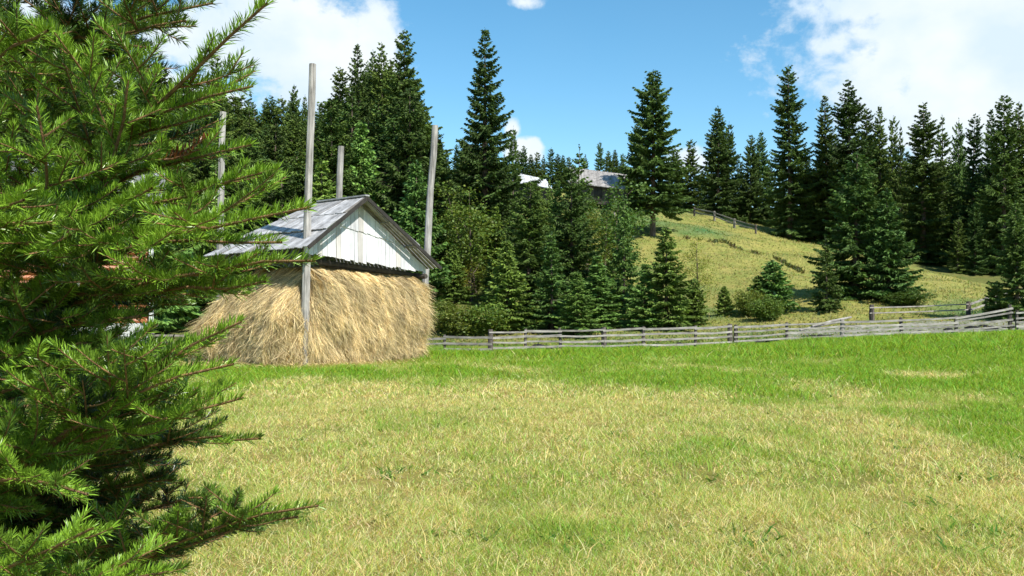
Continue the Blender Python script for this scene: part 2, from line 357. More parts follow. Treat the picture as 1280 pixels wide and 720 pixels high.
# ------------------------------------------------------------------ spruce trees
def sprays(P, Dv, Lv, Wv, col, bow=.15):
    """tapered drooping sprays: P start, Dv direction, Lv length, Wv width"""
    n = len(P); Dv = unit(Dv); r = unit(rng.normal(size=(n, 3))); S = unit(np.cross(Dv, r)) * (Wv / 2)[:, None]
    m = P + Dv * (Lv * .5)[:, None]; m[:, 2] -= Lv * bow * .1; t = P + Dv * Lv[:, None]; t[:, 2] -= Lv * bow
    V = np.stack([P, m + S, t, m - S], 1).reshape(-1, 3)
    F = np.arange(n * 4).reshape(-1, 4)
    return V, F, np.repeat(col, 4, 0)
def spruce_meshes(H, Rad, seed, base=.06, power=.85, fill=1.0, topgap=.3, bright=1.0, spacing=.36, sub=1.0, ragged=.25, hang=.5):
    g = np.random.default_rng(seed)
    Ps = []; Ds = []; Ls = []; Ws = []; Cs = []
    wood = MB()
    wood.tube([(0, 0, -.6), (0, 0, H * .3), (0, 0, H * .7), (0, 0, H * .985)], [H * .0125 + .05, H * .011, H * .005, .01], 7)
    z = base * H
    while z < H * .985:
        t = (z / H - base) / (1 - base)
        prof = (1 - t) ** power * Rad
        lump = 1 + ragged * (vnoise(np.array([z / 1.3]), np.array([seed * 1.7]), seed)[0] - .5) * 2
        nb = int(g.integers(5, 8)) if t < .85 else int(g.integers(3, 6))
        a0 = g.random() * 6.28
        for k in range(nb):
            if g.random() > fill: continue
            az = a0 + k * 6.283 / nb + g.normal() * .25
            L = max(.12, prof * lump * (0.58 + .58 * g.random()))
            if g.random() < .1: L *= 1.3
            out = np.array([math.cos(az), math.sin(az), 0]); sd = np.array([-out[1], out[0], 0])
            rise = .55 * t - .18 + g.normal() * .07; curl = .18 + .1 * g.random()
            zz = z + g.normal() * spacing * .3
            def pt(s): return np.outer(s * L, out) + np.stack([0 * s, 0 * s, zz + L * (rise * s - .28 * (1 - t) * s + curl * s * s * s)], 1)
            if L > .9:
                V, F = tube_arr(pt(np.linspace(0, .85, 4)), [.02 + L * .008, .015, .01, .005], 3); wood.add(V, F)
            ns = max(3, int(L / (.105 / sub)))
            s = (.12 + .88 * (np.arange(ns) + g.random(ns)) / ns); p = pt(s)
            tone = .75 + .5 * g.random()
            for rep in range(4):
                sg = np.where(g.random(ns) < .5, -1, 1)
                lat = (.55 + .5 * g.random(ns)) * sg if rep < 2 else (g.random(ns) - .5) * .6
                dirv = np.outer(np.ones(ns), out) * (.55 + .35 * g.random(ns))[:, None] + lat[:, None] * sd + np.array([0, 0, 1.0]) * (-hang * (.25 if rep < 2 else 1.3) * (.3 + g.random(ns)))[:, None]
                ln = (.20 + .30 * L * (1.05 - s) * (.6 + .8 * g.random(ns))).clip(.12, .75) * (1 if rep < 2 else .75)
                wd = (.10 + .09 * g.random(ns)) * min(1, .75 + .02 * H)
                base_c = np.array([.072, .122, .030]) * bright
                c = base_c[None] * (tone * (.7 + .6 * g.random(ns)))[:, None] + np.array([.022, .026, .0]) * (g.random(ns) * (s > .75))[:, None] * bright
                Ps.append(p + g.normal(size=(ns, 3)) * .02); Ds.append(dirv); Ls.append(ln); Ws.append(wd); Cs.append(c)
            # tip
            Ps.append(pt(np.array([.9]))); Ds.append(out[None] + np.array([[0, 0, .3]])); Ls.append(np.array([.22 + .08 * L])); Ws.append(np.array([.08])); Cs.append(np.array([[.05, .10, .03]]) * bright)
        z += spacing * (.75 + .5 * g.random()) * (1 - .35 * t)
    # leader
    n = 14; zz = H * (1 - .05 * g.random(n)); a = g.random(n) * 6.28
    Ps.append(np.stack([0 * a, 0 * a, zz], 1)); Ds.append(np.stack([np.cos(a) * .5, np.sin(a) * .5, .9 + 0 * a], 1)); Ls.append(np.full(n, .22)); Ws.append(np.full(n, .06)); Cs.append(np.full((n, 3), .05) * np.array([.8, 1.5, .5]) * bright)
    V, F, c = sprays(np.vstack(Ps), np.vstack(Ds), np.concatenate(Ls), np.concatenate(Ws), np.vstack(Cs), .22)
    crown = amesh('crown', V, F, M['needle_far'], c)
    trunk = amesh('trunk', np.vstack(wood.V), np.vstack(wood.F), M['bark'], np.vstack(wood.c), True)
    return crown, trunk, H, Rad
def broadleaf_meshes(H, Rad, seed, dense=1.0, base=.2, col=(.10, .19, .035), leaf=.11, stems=1, upright=1.0):
    g = np.random.default_rng(seed); wood = MB(); Ps = []; Ds = []; n_l = 0
    for st in range(stems):
        ox = g.normal(size=2) * .15 * (stems > 1); lean = g.normal(size=2) * .05 * (1 + 2 * (stems > 1)); h = H * (.8 + .2 * g.random() if stems > 1 else 1)
        tp = lambda s: np.array([ox[0] + lean[0] * s * h, ox[1] + lean[1] * s * h, -.3 + s * h])
        wood.tube([tp(0), tp(.4), tp(.75), tp(.97)], [.012 * h + .02, .009 * h, .005 * h, .006], 6)
        nl = int((26 if stems == 1 else 14) * dense)
        for i in range(nl):
            s = base + (1 - base) * (i + g.random()) / nl; az = g.random() * 6.28
            prof = math.sin(min(1, (s - base) / (1 - base) * 1.0 + .22) * math.pi * .93) ** .7
            L = Rad * prof * (.6 + .6 * g.random())
            out = np.array([math.cos(az), math.sin(az), 0]); q = tp(s)
            e = q + out * L + np.array([0, 0, L * .75 * upright]); m = (q + e) / 2 + np.array([0, 0, L * .1 - .05])
            V, F = tube_arr([q, m, e], [.006 * h * (1 - s) + .012, .01, .004], 3); wood.add(V, F)
            nc = max(4, int(7 * L / .6))
            for c_ in range(nc):
                f = .3 + .75 * g.random(); cpt = q + (e - q) * f + g.normal(size=3) * .16 * L
                k = int(26 * dense); r = .14 + .22 * g.random()
                Ps.append(cpt + g.normal(size=(k, 3)) * r * np.array([1, 1, .8]))
    P = np.vstack(Ps); n = len(P); D = unit(g.normal(size=(n, 3)) + np.array([0, 0, -.3]))
    L = leaf * (.6 + .8 * g.random(n)); c = np.array(col)[None] * (.65 + .75 * g.random(n))[:, None] * np.stack([1 + .5 * g.random(n), np.ones(n), .8 + .4 * g.random(n)], 1)
    V, F, c = sprays(P, D, L, L * .75, c, 0)
    return amesh('crown', V, F, M['leaf'], c), amesh('trunk', np.vstack(wood.V), np.vstack(wood.F), M['bark'], np.vstack(wood.c), True), H, Rad

KIND = {
 'tall': [spruce_meshes(19, 2.9, 11, .03, .62, .96, spacing=.40, ragged=.35), spruce_meshes(19, 3.1, 12, .04, .72, .95, spacing=.42, ragged=.4), spruce_meshes(19, 2.7, 13, .03, .6, .95, spacing=.40, ragged=.4), spruce_meshes(19, 3.3, 14, .03, .85, .88, spacing=.46, ragged=.6), spruce_meshes(19, 2.8, 15, .03, .55, .82, spacing=.5, ragged=.7, hang=.9)],
 'cone': [spruce_meshes(13, 2.9, 21, .03, .68, .97, spacing=.34), spruce_meshes(13, 3.1, 22, .03, .75, .97, spacing=.34), spruce_meshes(13, 2.7, 23, .02, .62, .95, spacing=.36, ragged=.35), spruce_meshes(13, 3.4, 24, .02, .85, .9, spacing=.4, ragged=.5), spruce_meshes(13, 2.9, 25, .02, .65, .82, spacing=.42, ragged=.6, hang=.8)],
 'young': [spruce_meshes(7.5, 1.9, 31, .06, .85, .97, bright=1.8, spacing=.27, sub=1.2), spruce_meshes(7.5, 1.7, 32, .03, .8, .95, bright=1.6, spacing=.27, sub=1.2), spruce_meshes(7.5, 2.1, 33, .05, .95, .9, bright=1.15, spacing=.29, ragged=.4), spruce_meshes(7.5, 2.2, 34, .02, 1.1, .85, bright=1.8, spacing=.33, ragged=.55)],
 'pasture': [spruce_meshes(15, 3.0, 41, .19, .62, .98, bright=.8, spacing=.33, ragged=.22)],
 'sparse': [spruce_meshes(10, 1.3, 51, .05, .7, .6, spacing=.4, ragged=.5)],
 'small': [spruce_meshes(3.2, 1.1, 61, .02, .8, .97, bright=1.4, spacing=.2, sub=1.5, hang=.3)],
 'leafy': [broadleaf_meshes(7, 2.0, 71, .8, .1, (.06, .14, .028), .16, 2, 1.4), broadleaf_meshes(7, 1.8, 72, .7, .08, (.07, .15, .028), .15, 3, 1.5)],
 'birch': [broadleaf_meshes(8, 1.3, 73, .8, .25, (.15, .22, .04), .09)],
 'bush': [broadleaf_meshes(2.6, 1.2, 81, .8, .02, (.07, .14, .025), .15, 5, 1.3), broadleaf_meshes(2.6, 1.25, 82, .7, .02, (.09, .16, .03), .15, 6, 1.2)],
}
cnt = {}
def tree(kind, px, top, d, label, group=None, half=None, name=None, v=None, base=None):
    vs = KIND[kind]; i = cnt.get(kind, 0); cnt[kind] = i + 1
    crown, trunk, H, Rad = vs[(i if v is None else v) % len(vs)]
    x = (px - 640) / FPX * d; zb = gz(x, d) if base is None else EYE + (HOR - base) / FPX * d
    zt = EYE + (HOR - top) / FPX * d; h = max(.8, zt - zb); s = h / H
    sx = (half * (1.6 if kind == 'tall' else 1.4) * d / FPX / Rad) if half else s * (1.25 if s > .75 else 1.1) * random.uniform(.85, 1.25)
    nm = name or {'leafy': 'leafy_tree', 'birch': 'birch_tree', 'bush': 'bush'}.get(kind, 'spruce_tree')
    r = empty(nm, (x, d, zb), random.random() * 6.28); r.scale = (sx, sx, s)
    r.rotation_euler.x = random.gauss(0, .012); r.rotation_euler.y = random.gauss(0, .012)
    tag(r, label, 'bush' if nm == 'bush' else 'tree', group)
    link('crown', crown, r); link('trunk', trunk, r)
    return r

# named trees, left to right
T = tree
T('tall', 268, 66, 96, 'tall thin spruce rising into the cloud left of the tallest hay shelter pole', half=17)
T('leafy', 318, 128, 112, 'dark round-topped leafy tree on the skyline left of the tallest pole', half=20)
T('cone', 368, 106, 98, 'pointed spruce on the skyline just left of the tallest pole', half=17)
T('cone', 381, 118, 104, 'small spruce tip touching the left edge of the tallest pole', half=11)
T('tall', 424, 84, 82, 'spruce directly above the shortest pole, lowest of the tall skyline clump', half=24, v=0)
T('tall', 453, 56, 80, 'forked-topped tall spruce, second in the skyline clump right of the tallest pole', half=24, v=1)
T('tall', 479, 54, 84, 'slender tall spruce in the middle of the skyline clump', half=20, v=2)
T('tall', 507, 38, 74, 'tallest broad spruce at the right end of the clump above the hay roof', half=30, v=0)
T('tall', 464, 62, 86, 'thin spruce tip just behind the forked-topped one', half=17, v=2)
T('cone', 548, 165, 92, 'dark spruce just behind the top of the right leaning pole', half=18)
T('tall', 606, 36, 66, 'lone very tall narrow spruce against blue sky in the centre left', half=36, v=1)
T('cone', 580, 190, 78, 'spruce leaning against the left foot of the lone tall spruce', half=20)
T('cone', 641, 158, 84, 'pointed spruce close to the right side of the lone tall spruce', half=14)
T('pasture', 816, 88, 87, 'big dark spruce with bare trunk standing alone on the yellow slope', half=36, base=298)
T('cone', 796, 150, 100, 'narrower spruce peeping out behind the left of the big lone slope spruce', half=17)
T('sparse', 722, 182, 76, 'thin half-bare spruce in front of the long grey barn roof', half=16)
T('cone', 843, 185, 112, 'spruce close behind the right side of the big lone slope spruce', half=15)
T('cone', 864, 174, 112, 'medium spruce on the ridge between the big lone one and the dense pair', half=15)
T('cone', 898, 132, 106, 'dense broad spruce on the ridge behind the small hilltop fence', half=25, v=1)
T('cone', 911, 152, 110, 'spruce tip joined to the right of the dense broad ridge spruce', half=17)
T('cone', 937, 168, 108, 'left of two slim spruces beside the tall column-like ridge spruce', half=15)
T('cone', 950, 163, 110, 'right of two slim spruces beside the tall column-like ridge spruce', half=16)
T('tall', 988, 82, 96, 'tallest column-shaped spruce on the right ridge reaching into blue sky', half=24, v=0)
T('tall', 1034, 118, 96, 'narrow spruce just right of the column-shaped one, against the cloud edge', half=21, v=1)
T('tall', 1065, 98, 92, 'tall pointed spruce standing highest in front of the big right cloud', half=25, v=2)
T('tall', 1086, 134, 98, 'spruce half behind the highest one in front of the big cloud', half=19)
T('tall', 1100, 132, 96, 'spruce to the right of the highest pair in front of the cloud', half=18)
T('cone', 1113, 146, 98, 'small pointed spruce tip before the dip in the right treeline', half=15)
T('cone', 1125, 156, 94, 'lowest pointed spruce at the dip in the right treeline', half=15)
T('tall', 1154, 128, 86, 'broad dark spruce first right of the treeline dip', half=25)
T('tall', 1178, 142, 92, 'spruce second right of the treeline dip', half=20)
T('cone', 1196, 148, 93, 'spruce in the middle of the level treeline at right', half=16)
T('tall', 1213, 142, 86, 'slim cone-topped spruce right of the level treeline', half=18)
T('tall', 1254, 118, 80, 'tall dark spruce near the right edge of the view', half=26)
T('tall', 1242, 136, 84, 'spruce crowded against the left of the tall right-edge one', half=18)
T('tall', 1271, 127, 83, 'spruce crowded against the right of the tall right-edge one', half=19)
T('tall', 1300, 132, 82, 'dark spruce cut by the right edge of the view', half=22)
# middle ground
T('cone', 1068, 190, 60, 'bright green spruce with bare trunk foot behind the rail fence corner', half=46, base=396, v=0)
T('young', 1112, 236, 59, 'bright green young spruce joined to the right of the bigger one by the fence corner', half=30, base=384, v=1)
T('young', 1034, 296, 56, 'dark low spruce at the left foot of the bright pair by the fence corner', half=24, base=400, v=2)
T('bush', 1130, 365, 57, 'low bush at the right foot of the bright spruce pair', half=16)
T('small', 948, 345, 57, 'small spruce in the middle of the bushy clump on the slope', half=14)
T('small', 966, 326, 57, 'bigger round young spruce forming the right of the bushy clump on the slope', half=22, v=0)
T('bush', 940, 362, 56, 'low round bush forming the left of the bushy clump on the slope', half=11)
T('bush', 960, 372, 54, 'leafy low bush at the front of the bushy clump on the slope', half=12)
T('small', 905, 358, 57, 'tiny dark round spruce alone on the lower slope', half=9)
T('birch', 873, 296, 57, 'thin see-through young birch on the slope left of the small round bush', half=16)
T('small', 868, 350, 54, 'small dark spruce at the foot of the thin young birch', half=14)
T('young', 833, 284, 53, 'slim dark spruce right of the spruce wall, in front of the yellow slope', half=30, v=1)
T('young', 806, 330, 53, 'short spruce between the slim dark one and the spruce wall', half=24, v=0)
T('young', 780, 246, 57, 'dark spruce at the right end of the spruce wall behind the fence', half=27, v=2)
T('leafy', 758, 238, 66, 'pale green leafy tree below the long grey barn roof', half=30, v=1)
T('birch', 732, 262, 63, 'pale green birch left of the leafy tree under the barn roof', half=26)
T('young', 748, 320, 54, 'bright green young spruce low in front of the pale birches', half=32, v=0)
T('cone', 715, 205, 60, 'tall dark spruce in the middle of the spruce wall behind the fence', half=30, v=2)
T('cone', 660, 226, 57, 'tall dense spruce at the left of the spruce wall behind the fence', half=38, v=0)
T('young', 690, 290, 53, 'low dark spruce in front of the two tall ones of the spruce wall', half=34, v=2)
T('young', 635, 300, 53, 'low spruce at the far left foot of the spruce wall', half=28, v=1)
T('young', 722, 340, 51, 'smallest spruce of the spruce wall, close to the fence', half=24, v=1)
T('leafy', 592, 236, 62, 'yellow-green leafy tree right of the leaning pole, below the lone tall spruce', half=30, v=1)
T('leafy', 570, 262, 66, 'darker leafy tree just right of the leaning pole', half=24, v=0)
T('young', 620, 258, 64, 'green young spruce under the right side of the lone tall spruce', half=22, v=0)
T('bush', 572, 385, 52, 'green bush behind the fence right beside the haystack', half=20)
T('bush', 605, 380, 52, 'green bush behind the thick fence post', half=18)
T('bush', 552, 375, 55, 'tall weedy bush peeping past the right side of the haystack', half=14)
T('young', 622, 345, 55, 'dark little spruce between the bushes and the spruce wall', half=20, v=2)
T('small', 1246, 352, 52, 'small spruce beside the slanting rails at the right', half=14, base=396)
T('cone', 1272, 250, 50, 'dark spruce with bare trunk at the right edge behind the fence', half=30, base=402, v=1)

T('young', 686, 224, 90, 'short spruce in front of the right end of the pale roofed shed', half=10)
T('young', 696, 226, 78, 'spruce in front of the gap between the pale shed and the long barn', half=16)
T('young', 672, 232, 82, 'spruce whose tip hides the wall of the pale roofed shed', half=16)
T('leafy', 735, 236, 84, 'leafy tree hiding the left wall of the long barn', half=20)
# far row on the ridge between the barns
for i, (px, top) in enumerate([(646, 186), (655, 182), (664, 192), (672, 190), (680, 193), (688, 184), (697, 192), (704, 193), (711, 196), (731, 192), (750, 176), (760, 188), (769, 186), (777, 192)]):
    T('cone', px, top, 150, 'small distant spruce in the far row on the skyline above the barns', 'distant spruces behind the barns', half=9)
# forest on the left hillside
sk = [(-300, 20), (0, 45), (100, 62), (145, 74), (205, 74), (240, 88), (300, 108), (345, 112), (400, 120), (430, 92), (455, 70), (510, 60), (530, 140), (560, 178), (600, 150), (620, 170), (640, 200)]
g = np.random.default_rng(5)
for d, step, hh in ((128, 14, 16), (108, 17, 16), (92, 22, 15), (79, 27, 13), (69, 33, 11), (60, 40, 9)):
    px = 20 + g.random() * step
    while px < (640 if d > 70 else 545):
        d2 = d * (1 + .06 * g.normal()); x = (px - 640) / FPX * d2; zb = gz(x, d2)
        top = HOR - (zb + hh * (.75 + .5 * g.random()) - EYE) / d2 * FPX
        lim = np.interp(px, [a for a, b in sk], [b for a, b in sk]) + (3 + 22 * g.random() if d > 100 else 15 + 50 * g.random())
        top = max(top, lim)
        hidden = (185 < px < 560 and d < 70 and False)
        if d < 70 and g.random() < .10:
            T('leafy', px, top + 30, d2, 'green leafy tree among the spruces on the left hillside', 'leafy trees mixed into the left hillside forest')
        else:
            T('tall' if (d > 85 and g.random() < .6) else ('cone' if d > 62 else 'young'), px, top, d2, 'dark spruce in the dense forest on the left hillside', 'spruces of the left hillside forest')
        px += step * (.75 + .5 * g.random()) * (1.35 if px < 150 else 1)
# thicket between the slope and the lone tall spruce
for d, step in ((74, 22), (66, 24), (59, 27)):
    px = 560 + g.random() * 10
    while px < (770 if d < 70 else 735):
        top = {74: 250, 66: 268, 59: 300}[d] + 35 * g.random()
        if g.random() < .12: T('birch' if g.random() < .5 else 'leafy', px, top, d + g.random() * 3, 'light green leafy tree in the thicket behind the meadow fence', 'leafy trees of the thicket', half=20)
        else: T('young', px, top, d + g.random() * 3, 'mid green spruce in the thicket between the haystack and the yellow slope', 'spruces of the thicket')
        px += step * (.75 + .5 * g.random())
# forest on the right
for d, step in ((112, 15), (105, 22), (98, 18), (87, 23), (80, 28)):
    px = {112: 985, 105: 1015, 98: 1000, 87: 1120, 80: 1190}[d] + g.random() * 8
    while px < 1340:
        d2 = d * (1 + .02 * g.normal())
        lim = np.interp(px, [985, 1050, 1120, 1200, 1300], [178, 150, 180, 168, 165]) + {112: 5, 105: 12, 98: 25, 87: 50, 80: 85}[d] + 35 * g.random()
        T('tall' if d > 90 else 'cone', px, lim, d2, 'dark spruce inside the dense forest above the right of the yellow slope', 'spruces of the right hand forest')
        px += step * (.75 + .5 * g.random())
for px, d in ((850, 118), (878, 120), (925, 122), (962, 112), (975, 106), (1010, 100), (890, 112)):
    T('cone', px, 195 + 20 * g.random(), d, 'dark spruce filling the ridge behind the small hilltop fence', 'spruces filling the ridge behind the hilltop fence')
print('trees', sum(1 for o in C.objects if o.get('category') == 'tree'))

# ------------------------------------------------------------------ hay shelter
ex = np.array([.587, .81, 0]); ey = np.array([-.81, .587, 0]); N0 = np.array([-5.31, 25.0, 0]); UP = np.array([0, 0, 1.0])
sh = empty('hay_shelter', tuple(N0)); tag(sh, 'roofed hay shelter of four tall grey poles with a silvery board gable', 'hay shelter')
def lp(a, b, z): return ex * a + ey * b + UP * z        # local to the shelter's origin
def W2L(px, py, d): return W(px, py, d) - N0
# poles: base, eave, top
for (px0, px1, py1, d, r0, r1) in ((380, 392, 80, 25.25, .115, .092), (272, 281.5, 140, 27.15, .105, .09), (525, 541.5, 157, 30.3, .115, .10), (417, 427, 183, 30.8, .11, .10)):
    p = W2L(px0, 455, d); p[2] = -.3; q = W2L(px1, py1, d)
    m = MB(); t = np.linspace(0, 1, 9)[:, None]; pts = p + (q - p) * t + np.cumsum(rng.normal(size=(9, 3)) * .017, 0) * np.array([1, 1, 0])
    m.tube(pts, np.linspace(r0, r1, 9), 8, (1, 1, 1), .12)
    m.build('pole', M['pole'], sh, False)
# roof geometry
A0, A1, AR = -.28, 4.98, 1.85; B0, B1, BR = -.30, 3.95, 1.62
zL, zR, zA, zA2 = 3.13, 2.78, 4.60, 4.56
eL0 = lp(A0, B0, zL); eL1 = lp(A0, B1, zL - .10); eR0 = lp(A1, B0, zR); eR1 = lp(A1, B1, zR - .1); ap0 = lp(AR, B0, zA); ap1 = lp(AR, BR, zA2)
roof = MB()
def slope(lo0, lo1, hi0, hi1, n, courses, w0=.15):
    """boards laid down the slope between eave lo0-lo1 and ridge hi0-hi1, in overlapping courses"""
    nrm = unit(np.cross(lo1 - lo0, hi0 - lo0)); nrm = nrm if nrm[2] > 0 else -nrm
    for c in range(courses):
        s0 = c / courses; s1 = (c + 1) / courses
        for i in range(n):
            u0 = i / n + .002; u1 = (i + 1) / n - .004
            j = (rng.random() - .5) * .06; ext = .05 + .05 * rng.random(); lift = .018 * (c % 2) + .012 * rng.random()
            def P(u, s, h): return (lo0 + (lo1 - lo0) * u) * (1 - s) + (hi0 + (hi1 - hi0) * u) * s + nrm * h
            sa = s0 - ext / 2.4 * (.6 if c else .45) + j * .3; sb = s1
            tn = .022
            k = .72 + .5 * rng.random(); col = np.array([1, 1, 1.0]) * k * (np.array([.75, .68, .6]) if rng.random() < .12 else 1)
            ha = .035 * (c > 0) + lift; hb = lift
            roof.hexa([P(u0, sa, ha), P(u1, sa, ha + .004), P(u1, sb, hb), P(u0, sb, hb),
                       P(u0, sa, ha + tn), P(u1, sa, ha + tn + .008), P(u1, sb, hb + tn), P(u0, sb, hb + tn)], col)
slope(eL0, eL1, ap0, ap1, 26, 3)
slope(eR0, eR1, ap0, ap1, 26, 3)
slope(eL1, eR1, ap1, ap1 + ex * .02, 26, 3)
roof.beam(ap0 + UP * .05 - ey * .03, ap1 + UP * .05, .16, .04)
roof.build('roof', M['roof'], sh)
# gable boards in two tiers, sawtooth lower edge
gb = MB(); bo = .10
def gtop(a): return (zL + (zA - zL) * (a - A0) / (AR - A0) if a < AR else zA + (zR - zA) * (a - AR) / (A1 - AR)) - .14
def gbot(a): return 3.02 + (2.68 - 3.02) * a / 4.7
a = -.05
seam = lambda a: 3.86 - .16 * (a - 1)
while a < 4.72:
    w = .13 + .07 * rng.random(); e = min(a + w, 4.74); sk = .06 + .05 * rng.random()
    k = .72 + .3 * rng.random(); col = np.array([1, 1, 1.0]) * k
    if rng.random() < .08: col *= np.array([.8, .76, .7])
    y0 = bo + .003 * rng.random(); y1 = y0 - .022
    zb = gbot(a) - .06 * rng.random(); zm = seam(a); tl = gtop(a); tr = gtop(e - .012)
    g2 = .004 + .006 * rng.random()
    def plank(zb, tl, tr, y0, y1, tilt=0):
        q = sk * (tl - zb) * .3
        gb.hexa([lp(a + q, y0 - tilt, zb), lp(e - g2 + q, y0 - tilt, zb - .02), lp(e - g2 + q, y1 - tilt, zb - .02), lp(a + q, y1 - tilt, zb),
                 lp(a, y0, tl), lp(e - g2, y0, tr), lp(e - g2, y1, tr), lp(a, y1, tl)], col)
    if tl > zm + .1 and tr > zm + .1 and .9 < a < 3.4:
        plank(zb, zm + .05, zm + .05, y0, y1)
        plank(zm - .01 - .03 * rng.random(), tl, tr, y0 - .024, y1 - .024, .0)
    else: plank(zb, max(tl, zb + .05), max(tr, zb + .05), y0, y1)
    a = e + .002
gb.build('gable', M['gable'], sh)
# barge boards, eave beams: shade under the overhang painted into their colour
for p, q in ((eL0, ap0), (eR0, ap0)):
    m = MB(); m.beam(p - UP * .02 - ey * .02, q - UP * .02 - ey * .02, .035, .10, col=(.55, .55, .55)); m.build('barge_board', M['shadewood'], sh)
for p, q in ((lp(-.1, -.1, 2.86), lp(-.1, 3.8, 2.78)), (lp(4.6, -.05, 2.52), lp(4.6, 3.8, 2.5)), (lp(-.2, .45, 2.86), lp(4.8, .45, 2.56)), (lp(-.2, 3.6, 2.80), lp(4.8, 3.6, 2.45))):
    m = MB(); m.tube([p, (p + q) / 2, q], [.075, .08, .07], 8, (1, 1, 1), .1); m.build('beam', M['shadewood'], sh)

# ------------------------------------------------------------------ haystack
def hay():
    A, B, r = 4.5, 3.5, .45
    nu, nv = 300, 70
    # rounded rectangle perimeter
    segs = []
    def per(u):       # u in 0..1 -> (a,b, na, nb)
        L = [A - 2 * r, math.pi / 2 * r, B - 2 * r, math.pi / 2 * r] * 2; L = [L[0], L[1], L[2], L[3], L[0], L[1], L[2], L[3]]
        tot = sum(L); s = u * tot; a = np.zeros_like(u); b = np.zeros_like(u); na = np.zeros_like(u); nb = np.zeros_like(u); acc = 0
        st = [(r, 0, 1, 0, 0, -1), None, (A, r, 0, 1, 1, 0), None, (A - r, B, -1, 0, 0, 1), None, (0, B - r, 0, -1, -1, 0), None]
        cen = {1: (A - r, r, -90), 3: (A - r, B - r, 0), 5: (r, B - r, 90), 7: (r, r, 180)}
        for i in range(8):
            k = (s >= acc) & (s <= acc + L[i] + 1e-9); t = s[k] - acc
            if st[i]:
                x0, y0, dx, dy, n1, n2 = st[i]; a[k] = x0 + dx * t; b[k] = y0 + dy * t; na[k] = n1; nb[k] = n2
            else:
                cx, cy, th0 = cen[i]; th = R(th0) + t / r; a[k] = cx + r * np.cos(th); b[k] = cy + r * np.sin(th); na[k] = np.cos(th); nb[k] = np.sin(th)
            acc += L[i]
        return a, b, na, nb
    Z0, Z1 = -.1, 2.68
    def surf(u, v):
        a, b, na, nb = per(u % 1.0)
        z = Z0 + (Z1 - .10 * a / A * 1.6 - Z0) * v
        leftness = np.clip(-na, 0, 1); right = np.clip(na, 0, 1)
        corner = np.exp(-((a - 0) ** 2 + (b - 0) ** 2) / .12)
        off = .17 - .17 * np.clip(-nb, 0, 1) + .20 * np.sin(np.clip(v, 0, 1) * math.pi) + leftness * (.75 * (1 - v) - .2) + np.clip(nb, 0, 1) * (1.5 * (1 - v) - .55) - .74 * np.clip((v - .52) / .48, 0, 1) ** 1.7 * np.clip(leftness + np.clip(nb, 0, 1), 0, 1) - .45 * np.clip((v - .84) / .16, 0, 1) ** 1.3 * np.clip(right - nb * (nb < 0), 0, 1) - .72 * corner
        off = off - .12 * np.clip((.08 - v) / .08, 0, 1) + .16 * right
        off = off + .34 * (fbm(u * 26, v * 4, 201, 3) - .5) + .34 * (fbm(u * 75, v * 5, 211, 3) - .5)
        # backwards slant of the left end
        P = (a + na * off)[:, None] * ex + (b + nb * off)[:, None] * ey + z[:, None] * UP
        Nn = na[:, None] * ex + nb[:, None] * ey
        return P, Nn
    u = np.linspace(0, 1, nu, endpoint=False); v = np.linspace(0, 1, nv)
    UU, VV = np.meshgrid(u, v); P, _ = surf(UU.ravel(), VV.ravel())
    i = np.arange(nv - 1)[:, None] * nu; k = np.arange(nu)[None]; k2 = (k + 1) % nu
    F = np.stack([i + k, i + k2, i + nu + k2, i + nu + k], -1).reshape(-1, 4)
    top = P[-nu:]; c = top.mean(0) + UP * .2; nV = len(P)
    P = np.vstack([P, c]); j = np.arange(0, nu, 2)
    F = np.vstack([F, np.stack([nV - nu + j, nV - nu + (j + 1) % nu, nV - nu + (j + 2) % nu, np.full(len(j), nV)], 1)])
    base = np.array([.36, .23, .08])
    cc = np.tile(base, (len(P), 1)) * (.65 + .5 * fbm(P[:, 0] * 9 + P[:, 1] * 5, P[:, 2] * 3, 3)[:, None])
    # strands
    n = 120000
    su = rng.random(n); sv = rng.random(n) ** .95 * .98 + .02
    ln = .16 + .62 * rng.random(n) ** 1.6; h = Z1 - Z0
    flow = (fbm(su * 24, sv * 3, 301, 3) - .5) * 1.5
    p0, nn = surf(su, sv)
    a0, b0, na0, nb0 = per(su)
    bias = np.where(nb0 < -.7, .18, 0) + np.where(na0 < -.7, .42, 0) * (.2 + (1 - sv))
    tangl = np.stack([-nb0, na0], 1)
    du = (flow * .35 + bias + rng.normal(size=n) * .26) * ln / 16.0
    dv = ln / h
    p1, n1 = surf(su + du * .5, np.clip(sv - dv * .5, 0, 1)); p2, n2 = surf(su + du, np.clip(sv - dv, 0, 1))
    o = (rng.random(n) * .045)[:, None]; lift = (rng.random(n) ** 6 * .34)[:, None]
    p0 = p0 + nn * (o * .3); p1 = p1 + n1 * (o + .015); p2 = p2 + n2 * (o + lift)
    w = .004 + .006 * rng.random(n)
    sdir = unit(np.cross(p2 - p0, nn + rng.normal(size=(n, 3)) * .5)) * (w / 2)[:, None]
    V2 = np.stack([p0 - sdir, p0 + sdir, p1 + sdir, p1 - sdir, p2 + sdir * .4, p2 - sdir * .4], 1).reshape(-1, 3)
    kk = np.arange(n)[:, None] * 6
    F2 = np.concatenate([kk + np.array([[0, 1, 2, 3]]), kk + np.array([[3, 2, 4, 5]])], 0) + len(P)
    br = .6 + .75 * rng.random(n); cl = fbm(su * 110, sv * 8, 401, 3)
    sc = .95 * np.stack([.78 + 0 * br, .62 + .03 * rng.random(n), .31 + .08 * rng.random(n)], 1) * (br * (.1 + 1.75 * cl))[:, None]
    dk = rng.random(n) < .2; sc[dk] *= np.array([.4, .34, .3])
